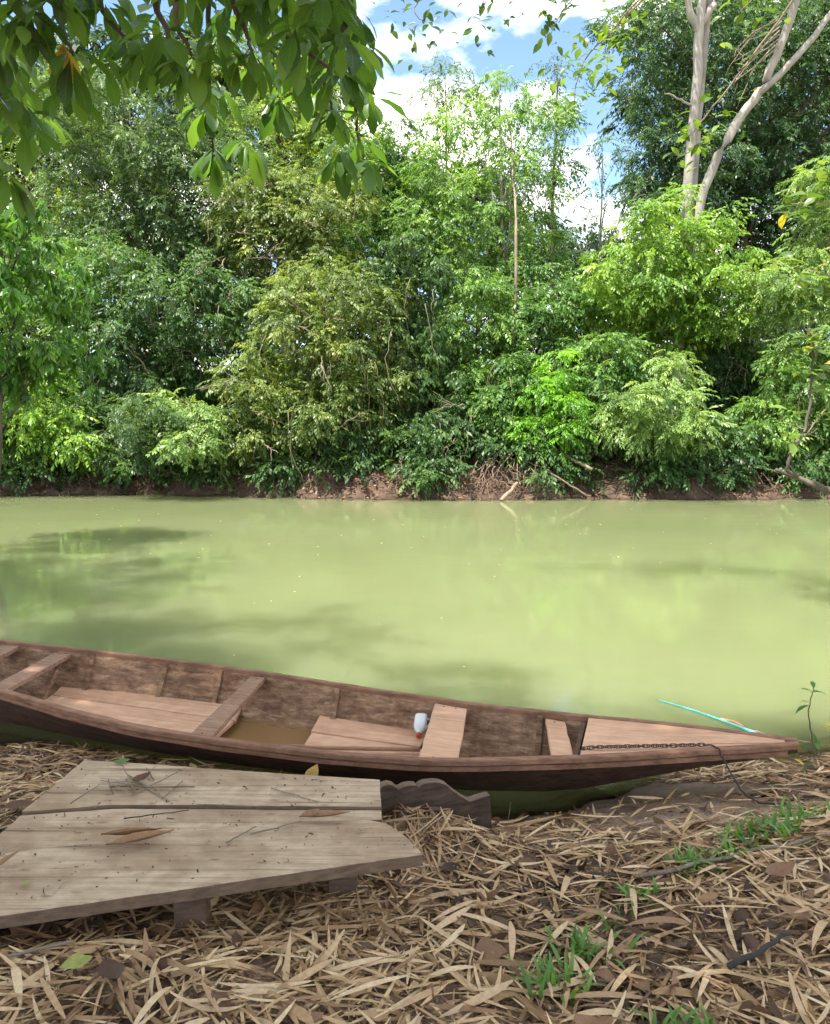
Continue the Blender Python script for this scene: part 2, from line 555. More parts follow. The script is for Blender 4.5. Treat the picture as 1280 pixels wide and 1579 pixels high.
def foliage_mesh(name, blobs, kind, leaf, dens, rng, lai=1.12, toward=(0, -1, 0), floor=0.25):
    Bs, Ds, Ns, Ss, wr = SPR[kind]
    k = len(Bs)
    PO, FW, UP, TI, LS = [], [], [], [], []
    toward = np.array(toward, float)
    for bl in blobs:
        c = np.array(bl[:3]); r = np.array(bl[3:6]); dn = bl[6] if len(bl) > 6 else 1.0
        area = 4 * math.pi * ((r[0] * r[2]) ** .8 + (r[0] * r[1]) ** .8 + (r[1] * r[2]) ** .8) / 3
        nl = area * lai * dens * dn / (leaf * leaf * wr * .55)
        ns = int(nl / k) + 3
        ncl = max(7, int(area / .48))
        # clump centres on an uneven shell, weighted to the lit and open sides
        cd = unit(rng.normal(size=(ncl * 4, 3)))
        w = .30 + .45 * np.clip(cd @ toward, 0, 1) + .55 * np.clip(cd[:, 2] + .25, 0, 1)
        cd = cd[rng.random(len(cd)) < w][:ncl]
        cp = c + cd * r * (.40 + .80 * rng.random((len(cd), 1)) ** .7)
        cr = (.16 + .30 * rng.random(len(cd))) * (.7 + .3 * r.min())
        cti = rng.normal(0, .19, len(cd)) + rng.normal(0, .10)
        j = rng.integers(0, len(cd), ns)
        off = unit(rng.normal(size=(ns, 3))) * (rng.random((ns, 1)) ** .45)
        off[:, 2] *= .55
        hang = rng.random(ns) < .18
        pos = cp[j] + off * cr[j][:, None]
        pos[:, 2] -= np.where(hang, rng.random(ns) * .5, 0)
        az = np.arctan2(cd[j][:, 1] + off[:, 1] * .8, cd[j][:, 0] + off[:, 0] * .8) + rng.normal(0, .7, ns)
        pit = R(-14) + rng.normal(0, .32, ns) + np.where(hang, -.6, 0)
        fw = np.stack([np.cos(az) * np.cos(pit), np.sin(az) * np.cos(pit), np.sin(pit)], -1)
        up = np.stack([cd[j][:, 0] * .45, cd[j][:, 1] * .45, np.full(ns, 1.0)], -1) + rng.normal(0, .25, (ns, 3))
        PO.append(pos); FW.append(fw); UP.append(up)
        TI.append(.44 + cti[j] + rng.normal(0, .13, ns) + .16 * off[:, 2])
        LS.append(leaf * (.62 + .8 * rng.random(ns) ** 1.4))
    pos = np.concatenate(PO); fw = unit(np.concatenate(FW)); up = np.concatenate(UP); ti = np.concatenate(TI); ls = np.concatenate(LS)
    pos[:, 2] = np.maximum(pos[:, 2], floor + .3 * rng.random(len(pos)))
    sd = unit(np.cross(up, fw)); up = np.cross(fw, sd)
    n = len(pos)
    M = np.stack([fw, sd, up], 1)                       # rows are the local axes
    b = np.einsum('ki,nij->nkj', Bs, M) * ls[:, None, None] + pos[:, None, :]
    d = unit(np.einsum('ki,nij->nkj', Ds, M) + rng.normal(0, .16, (n, k, 3)))
    nn = np.einsum('ki,nij->nkj', Ns, M) + rng.normal(0, .22, (n, k, 3))
    s = unit(np.cross(nn, d)); nn = np.cross(d, s)
    ll = (Ss[None, :] * ls[:, None] * (.7 + .5 * rng.random((n, k))))[..., None]
    v0 = b
    v1 = b + d * ll * .48 + s * ll * wr * .5 + nn * ll * .05
    v2 = b + d * ll - nn * ll * .10
    v3 = b + d * ll * .48 - s * ll * wr * .5 + nn * ll * .05
    co = np.stack([v0, v1, v2, v3], 2).reshape(-1, 3)
    t = np.clip(ti[:, None] + rng.normal(0, .10, (n, k)), 0, 1)
    f = np.arange(n * k * 4, dtype=np.int32).reshape(-1, 4)
    return mesh_np(name, co, f, tint=np.repeat(t.ravel(), 4))

N_LEAVES = 0
def make_tree(spec, seed):
    global N_LEAVES
    nm, cat, lab, (tx, ty), pal, kind, leaf, dens, blobs = spec
    rng = np.random.default_rng(100 + seed); rr = random.Random(seed)
    if ty > 15:
        ty = max(ty, float(np.interp(tx, FSX, FSY)) + 1.3)
    z0 = float(gz(tx, ty)) - .05
    root = empty(nm, (tx, ty, z0))
    tag(root, lab, cat)
    sats = []
    for b in blobs:
        for q in range(0 if (b[6] < 1 or dens < .9) else 2):
            an = rr.uniform(0, 6.28); k = rr.uniform(.28, .5); h = rr.uniform(.8, 1.12)
            sats.append((b[0] + math.cos(an) * b[3] * h, b[1] + rr.uniform(-.7, .2) * b[4], b[2] + math.sin(an) * b[5] * h, b[3] * k * 1.15, b[4] * k, b[5] * k * .8, b[6] * rr.uniform(.7, 1.0)))
    me = foliage_mesh('crown', [(b[0] - tx, b[1] - ty, b[2] - z0) + tuple(b[3:]) for b in list(blobs) + sats], kind, leaf, dens * .86, rng, floor=.45)
    N_LEAVES += len(me.polygons)
    c = link('crown', me, PAL[pal], root); tag(c, kind='stuff')
    top = max(blobs, key=lambda b: b[2])
    tall = 'tree' in cat
    H = top[2] - z0
    rad = ((.05 + .011 * H) if dens >= .9 else (.03 + .006 * H)) if tall else .05
    cx = sum(b[0] for b in blobs) / len(blobs) - tx
    H = H - .35 * top[5]
    tp = bend([(0, 0, 0), (cx * .15, .1, H * .35), (cx * .5, .15, H * .65), (top[0] - tx, top[1] - ty, H)], 4, .04 * rad / .1, rr)
    mb = MB(); mb.tube(tp, lerp_r(len(tp), rad, rad * .25), 8)
    bark = M_PALE if 'pale trunk' in lab else (M_TWIG if pal in ('olive', 'pale') else M_BARK)
    mb.build('trunk', bark, root, True)
    for b in blobs:
        e = Vector((b[0] - tx, b[1] - ty, b[2] - z0))
        k = min(range(len(tp)), key=lambda i: abs(tp[i].z - max(.1, e.z * .72)))
        p = bend([tp[k], tp[k].lerp(e, .5) + Vector((0, 0, .1 * b[5])), e + Vector((0, 0, .3 * b[5]))], 4, .03, rr)
        mb = MB(); r0 = min(rad * .6, .02 + .022 * b[5])
        mb.tube(p, lerp_r(len(p), r0, r0 * .3), 6)
        # forked twigs reaching into the clump
        for q in range(4):
            s0 = p[len(p) // 2 + q % 3]
            e2 = e + Vector((rr.uniform(-.9, .9) * b[3], rr.uniform(-1.0, .2) * b[4], rr.uniform(-.7, .8) * b[5]))
            pp = bend([s0, s0.lerp(e2, .5) + Vector((0, 0, .12)), e2], 3, .03, rr)
            mb.tube(pp, lerp_r(len(pp), r0 * .42, .006), 5)
        mb.build('limb', bark, root, True)
    return root, rr

TREES = [
    ('tall_tree', 'tree', 'tall grey-green fine-leaved tree rising behind the left of the far bank', (-9.43, 26.5), 'grey', 'alt', 0.102, 1.0, [(-8.88, 25.9, 11.15, 2.12, 1.8, 1.7, 1), (-10.75, 26.79, 9.46, 1.76, 1.49, 1.76, 1), (-7.25, 25.95, 9.03, 1.91, 1.63, 1.91, 1), (-9.2, 26.64, 7.39, 2.62, 2.23, 1.75, 1), (-7.34, 27.17, 7.29, 1.78, 1.51, 1.56, 1), (-6.56, 27.09, 10.97, 1.33, 1.13, 1.33, 1)]),
    ('tall_tree', 'tree', 'yellow-green sunlit tree at the far left, behind the grey-green one', (-14.46, 30.5), 'yellow', 'alt', 0.11, 0.8, [(-13.95, 30.68, 11.45, 2.26, 1.92, 2.26, 1), (-14.51, 31.24, 14.63, 1.79, 1.52, 1.54, 1), (-13.03, 31.07, 9.22, 1.78, 1.52, 1.78, 1), (-14.84, 30.14, 8.08, 1.98, 1.68, 1.98, 1), (-16.86, 30.43, 12.51, 2.0, 1.91, 2.25, 1)]),
    ('tall_tree', 'tree', 'pale tree behind the hanging leaves, left of the sky gap', (-5.07, 31), 'yellow', 'alt', 0.11, 0.9, [(-4.99, 30.45, 12.29, 2.0, 1.7, 1.75, 1), (-6.4, 31.77, 14.85, 1.82, 1.55, 1.56, 1), (-2.91, 31.01, 11.79, 1.52, 1.3, 1.4, 1), (-4.31, 30.88, 14.26, 1.27, 1.08, 1.01, 1), (-2.32, 31.06, 10.4, 1.27, 1.08, 1.27, 1)]),
    ('vine_covered_tree', 'tree', 'olive vine-draped tree with bare brown twigs beneath the hanging leaves', (-4.17, 25.5), 'olive', 'alt', 0.102, 1.0, [(-4.21, 25.3, 7.51, 1.87, 1.59, 1.45, 1), (-5.09, 24.84, 8.55, 1.22, 1.04, 0.92, 1), (-3.17, 25.16, 8.63, 1.44, 1.23, 1.24, 1), (-5.66, 26.28, 6.51, 1.51, 1.28, 1.18, 1), (-3.0, 25.14, 6.9, 1.24, 1.05, 1.03, 1)]),
    ('broadleaf_tree', 'tree', 'dark mid-green tree left of the tall central tree', (-1.12, 27.5), 'mid', 'alt', 0.118, 1.0, [(-1.5, 27.25, 9.79, 1.23, 1.14, 1.34, 1), (-0.76, 27.54, 8.2, 1.69, 1.44, 1.58, 1), (-2.13, 28.07, 6.81, 1.73, 1.47, 1.61, 1), (0.0, 28.03, 9.59, 1.15, 0.98, 1.15, 1), (-0.33, 27.96, 10.83, 0.92, 0.78, 0.92, 1)]),
    ('tall_tree', 'tree', 'tall central tree with thin pale trunk and airy light crown', (3.15, 26), 'light', 'alt', 0.118, 0.85, [(2.69, 26.71, 12.42, 0.88, 0.74, 0.83, 0.75), (1.77, 26.75, 11.15, 1.36, 1.16, 0.92, 1), (3.16, 25.31, 10.57, 1.37, 1.16, 1.04, 1), (1.02, 25.9, 9.41, 1.53, 1.3, 1.1, 1), (3.02, 25.6, 9.13, 1.76, 1.5, 1.22, 1), (1.99, 26.46, 7.86, 1.95, 1.66, 1.26, 1), (0.41, 25.61, 8.07, 1.09, 0.93, 1.05, 1), (4.3, 26.36, 11.9, 0.82, 0.7, 0.65, 0.55), (3.86, 25.62, 7.58, 0.76, 0.64, 0.76, 1), (1.26, 26.4, 6.73, 1.51, 1.29, 1.08, 1), (3.12, 26.12, 6.48, 1.5, 1.27, 1.07, 1)]),
    ('slender_tree', 'tree', 'distant sparse grey tree top against the white cloud', (1.72, 42), 'grey', 'alt', 0.125, 0.55, [(1.55, 42.48, 18.98, 1.18, 1.01, 1.18, 1), (0.9, 41.54, 17.39, 1.23, 1.04, 0.95, 1), (2.38, 42.63, 17.95, 0.84, 0.77, 0.91, 1)]),
    ('slender_tree', 'tree', 'feathery bluish tree just right of the central crown', (4.89, 28.5), 'blue', 'alt', 0.102, 0.6, [(4.95, 29.1, 13.98, 0.81, 0.69, 0.62, 0.5), (5.14, 28.06, 12.02, 0.78, 0.66, 0.6, 0.45), (4.78, 29.04, 10.96, 0.81, 0.69, 0.57, 0.5), (4.14, 28.44, 9.7, 0.7, 0.59, 0.7, 1)]),
    ('slender_tree', 'tree', 'thin dark tree in the sky gap left of the pale trunk', (6.07, 28), 'blue', 'alt', 0.11, 0.6, [(6.29, 27.72, 10.86, 0.91, 0.77, 0.45, 0.4), (6.5, 27.96, 9.57, 0.92, 0.78, 0.55, 0.5), (6.84, 27.89, 8.49, 0.91, 0.78, 0.69, 0.55), (5.7, 28.73, 7.92, 1.18, 1.0, 0.85, 0.8), (6.69, 28.54, 7.55, 0.94, 0.8, 0.84, 0.8), (7.53, 27.7, 9.5, 0.59, 0.58, 0.68, 0.4), (7.0, 27.47, 7.13, 1.26, 1.07, 0.81, 0.8)]),
    ('large_tree', 'tree', 'huge dark blue-green tree filling the upper right', (12.93, 31), 'blue', 'alt', 0.125, 1.0, [(8.63, 30.34, 15.81, 1.59, 1.35, 1.49, 1), (8.86, 31.71, 14.36, 1.3, 1.15, 1.35, 1), (9.01, 30.74, 12.05, 1.11, 1.11, 1.31, 1), (10.83, 30.62, 15.94, 2.26, 1.92, 1.76, 1), (12.86, 30.77, 14.44, 2.52, 2.14, 2.27, 1), (14.49, 30.36, 15.6, 1.99, 1.69, 1.99, 1), (11.4, 30.43, 12.29, 2.0, 1.7, 2.0, 1), (13.86, 30.76, 11.48, 2.27, 1.93, 2.27, 1), (10.2, 30.82, 10.1, 1.52, 1.29, 1.52, 1), (12.93, 31.46, 9.55, 2.32, 1.97, 1.81, 1), (15.02, 30.37, 9.06, 1.74, 1.69, 1.99, 1), (16.78, 31.23, 13.25, 2.05, 2.61, 3.07, 1), (16.38, 30.51, 16.55, 1.75, 1.91, 2.25, 1)]),
    ('vine_mound', 'vines', 'bright leafy vine mound climbing the foot of the pale trunk', (8.0, 23.2), 'vine', 'alt', 0.125, 1.15, [(7.68, 23.07, 7.04, 1.51, 1.29, 1.17, 1), (6.49, 22.64, 6.07, 1.48, 1.26, 1.15, 1), (8.33, 22.46, 5.69, 1.29, 1.1, 1.14, 1), (5.98, 23.75, 5.44, 1.25, 1.06, 1.01, 1), (7.79, 23.17, 5.08, 1.33, 1.13, 0.99, 1), (6.8, 23.54, 4.76, 1.16, 0.98, 0.77, 1)]),
    ('bush', 'bush', 'pale feathery bush high at the right edge of the far bank', (10.87, 21.8), 'pale', 'pinn', 0.118, 1.1, [(10.38, 21.68, 5.57, 1.14, 0.97, 0.82, 1), (9.77, 22.01, 5.11, 0.94, 0.8, 0.58, 1), (10.74, 21.73, 4.39, 1.07, 0.91, 0.82, 1), (11.1, 21.51, 6.54, 0.88, 0.9, 1.06, 1), (11.11, 21.38, 7.82, 0.88, 0.74, 0.88, 1)]),
    ('small_tree', 'tree', 'mid-green small tree beside the vine mound, right of centre', (4.32, 24), 'mid', 'alt', 0.125, 1.1, [(4.14, 24.67, 5.66, 1.25, 1.07, 0.97, 1), (3.44, 23.81, 4.79, 1.29, 1.09, 1.21, 1), (5.02, 23.59, 4.49, 1.08, 0.92, 1.08, 1), (4.18, 23.52, 3.46, 1.16, 0.98, 0.89, 1)]),
    ('small_tree', 'tree', 'leafy small tree below the central trunk', (1.93, 23.6), 'light', 'alt', 0.118, 1.05, [(1.75, 23.01, 4.79, 1.24, 1.06, 1.17, 1), (0.95, 23.44, 3.73, 1.0, 1.01, 1.19, 1), (2.38, 23.6, 3.46, 1.08, 0.92, 1.08, 1), (1.5, 23.08, 2.51, 1.06, 0.9, 0.87, 1)]),
    ('creeper_curtain', 'vines', 'dark drooping creeper curtain overhanging the bank left of centre', (0.0, 22), 'dark', 'droop', 0.134, 1.15, [(-0.36, 22.3, 5.14, 1.32, 1.15, 1.35, 1), (0.27, 22.57, 3.58, 1.04, 1.1, 1.29, 1), (-0.65, 22.76, 2.32, 1.04, 1.01, 1.19, 1), (0.09, 22.13, 1.42, 0.87, 0.74, 0.76, 1), (0.87, 21.31, 2.13, 0.77, 0.77, 0.91, 1)]),
    ('vine_covered_bush', 'bush', 'large olive-yellow bush bulging toward the river', (-2.65, 21.6), 'olive', 'alt', 0.118, 1.2, [(-2.27, 21.84, 5.25, 1.36, 1.16, 1.25, 1), (-3.38, 21.52, 4.11, 1.27, 1.08, 0.92, 1), (-1.92, 21.69, 3.7, 1.35, 1.15, 1.28, 1), (-4.13, 21.21, 2.81, 0.97, 0.83, 0.77, 1), (-2.78, 21.4, 2.31, 1.33, 1.13, 0.91, 1), (-4.22, 21.1, 1.58, 0.73, 0.62, 0.42, 1), (-1.69, 21.86, 2.31, 0.86, 0.79, 0.93, 1)]),
    ('small_tree', 'tree', 'dark green small tree left of the olive bush', (-7.33, 23), 'dark', 'alt', 0.118, 1.15, [(-7.17, 22.98, 5.42, 1.62, 1.38, 1.36, 1), (-8.49, 22.71, 4.31, 1.56, 1.33, 1.23, 1), (-6.32, 23.43, 4.01, 1.34, 1.14, 1.15, 1), (-7.68, 22.85, 2.87, 1.5, 1.27, 0.86, 1), (-5.56, 22.4, 5.16, 1.03, 0.87, 0.92, 1)]),
    ('bush', 'bush', 'low yellow-flecked bush at the far left waterline', (-10.16, 21.8), 'vine', 'alt', 0.118, 1.1, [(-10.2, 21.68, 2.66, 1.42, 1.21, 0.82, 1), (-11.05, 22.05, 1.87, 1.27, 1.08, 0.76, 1), (-9.2, 21.27, 1.53, 0.87, 0.74, 0.59, 1), (-11.88, 21.21, 2.47, 1.22, 1.03, 1.04, 1)]),
    ('overhanging_bush', 'bush', 'feathery grey-green spray hanging low over the left bank', (-7.19, 20.7), 'grey', 'pinn', 0.102, 1.2, [(-6.95, 20.08, 2.13, 0.66, 0.56, 0.49, 1), (-7.94, 21.36, 1.35, 0.7, 0.6, 0.42, 1), (-6.97, 21.1, 1.62, 0.62, 0.53, 0.48, 1)]),
    ('overhanging_bush', 'bush', 'small light bush dipping to the water below the dark small tree', (-5.75, 20.5), 'pale', 'alt', 0.11, 1.25, [(-5.79, 20.63, 1.96, 0.61, 0.52, 0.57, 1), (-5.52, 19.87, 1.32, 0.65, 0.55, 0.46, 1), (-6.13, 20.96, 2.47, 0.41, 0.35, 0.34, 1)]),
    ('overhanging_bush', 'bush', 'vivid light-green upright spray near the root tangle', (3.61, 21), 'vivid', 'pinn', 0.125, 1.2, [(3.76, 21.35, 3.42, 0.38, 0.45, 0.52, 1), (3.58, 21.21, 2.47, 0.59, 0.5, 0.56, 1), (3.44, 20.9, 1.71, 0.62, 0.52, 0.48, 1), (3.94, 20.61, 2.13, 0.44, 0.37, 0.44, 1)]),
    ('bush', 'bush', 'dark-green bush above the root tangle at mid bank', (2.38, 21.6), 'mid', 'alt', 0.118, 1.2, [(2.38, 21.65, 2.31, 0.92, 0.78, 0.89, 1), (1.66, 21.41, 1.87, 0.7, 0.6, 0.67, 1), (2.88, 22.04, 1.51, 0.76, 0.64, 0.58, 1), (2.1, 21.66, 3.18, 0.71, 0.6, 0.71, 1), (1.08, 22.03, 1.24, 0.65, 0.55, 0.47, 1)]),
    ('bush', 'bush', 'mid-green bush between the vivid spray and the grey-green bush', (5.13, 22), 'mid', 'alt', 0.118, 1.15, [(5.07, 22.32, 2.67, 0.91, 0.78, 0.84, 1), (5.1, 21.43, 3.59, 0.88, 0.75, 0.7, 1), (4.66, 21.55, 1.7, 0.81, 0.69, 0.64, 1)]),
    ('overhanging_bush', 'bush', 'pale grey-green bush drooping over the bank right of centre', (6.46, 20.8), 'pale', 'pinn', 0.118, 1.3, [(6.23, 20.19, 2.38, 0.86, 0.73, 0.76, 1), (6.13, 20.86, 1.46, 0.96, 0.81, 0.58, 1), (7.14, 20.68, 1.12, 0.68, 0.58, 0.41, 1), (5.7, 20.59, 2.13, 0.68, 0.57, 0.57, 1), (6.67, 20.6, 2.96, 0.61, 0.52, 0.57, 1)]),
    ('bush', 'bush', 'dark shaded bush behind the hollow at right', (9.44, 23.8), 'dark', 'alt', 0.125, 1.0, [(9.0, 24.52, 3.81, 1.21, 1.02, 1.13, 1), (9.7, 23.61, 4.02, 1.08, 0.92, 0.97, 1), (10.12, 24.46, 2.73, 1.2, 1.02, 0.84, 1), (8.98, 24.06, 2.72, 0.99, 0.84, 0.79, 1)]),
    ('bush', 'bush', 'light-green bush at the right edge behind the fallen log', (10.69, 21.8), 'light', 'alt', 0.118, 1.15, [(10.16, 21.42, 2.65, 0.84, 0.81, 0.95, 1), (9.58, 21.16, 1.7, 0.76, 0.65, 0.52, 1), (11.18, 21.93, 1.69, 0.9, 0.76, 0.9, 1), (11.38, 22.32, 3.21, 0.73, 0.68, 0.81, 1), (9.49, 21.63, 2.31, 0.64, 0.54, 0.53, 1)]),
    ('small_tree', 'tree', 'mid-green small tree at far left under the yellow-green tree', (-10.78, 24.2), 'mid', 'alt', 0.118, 1.05, [(-9.96, 24.01, 6.13, 1.69, 1.44, 1.38, 1), (-11.15, 23.96, 4.81, 1.57, 1.34, 1.3, 1), (-11.63, 23.61, 3.65, 1.35, 1.15, 0.97, 1), (-13.28, 24.38, 5.24, 1.6, 1.36, 1.6, 1)]),
    ('drooping_tree', 'tree', 'near drooping-leaved tree entering at the left edge, half across the river', (-6.85, 12.5), 'droop', 'droop', 0.152, 1.25, [(-5.89, 12.11, 4.88, 0.5, 0.42, 0.4, 1), (-6.11, 12.75, 4.04, 0.67, 0.57, 0.46, 1), (-5.9, 12.96, 3.1, 0.64, 0.54, 0.3, 1), (-6.68, 13.14, 2.96, 0.65, 0.55, 0.43, 1), (-6.6, 11.78, 3.71, 0.77, 0.74, 0.87, 1), (-6.97, 12.75, 4.92, 0.73, 0.62, 0.63, 1)]),
]
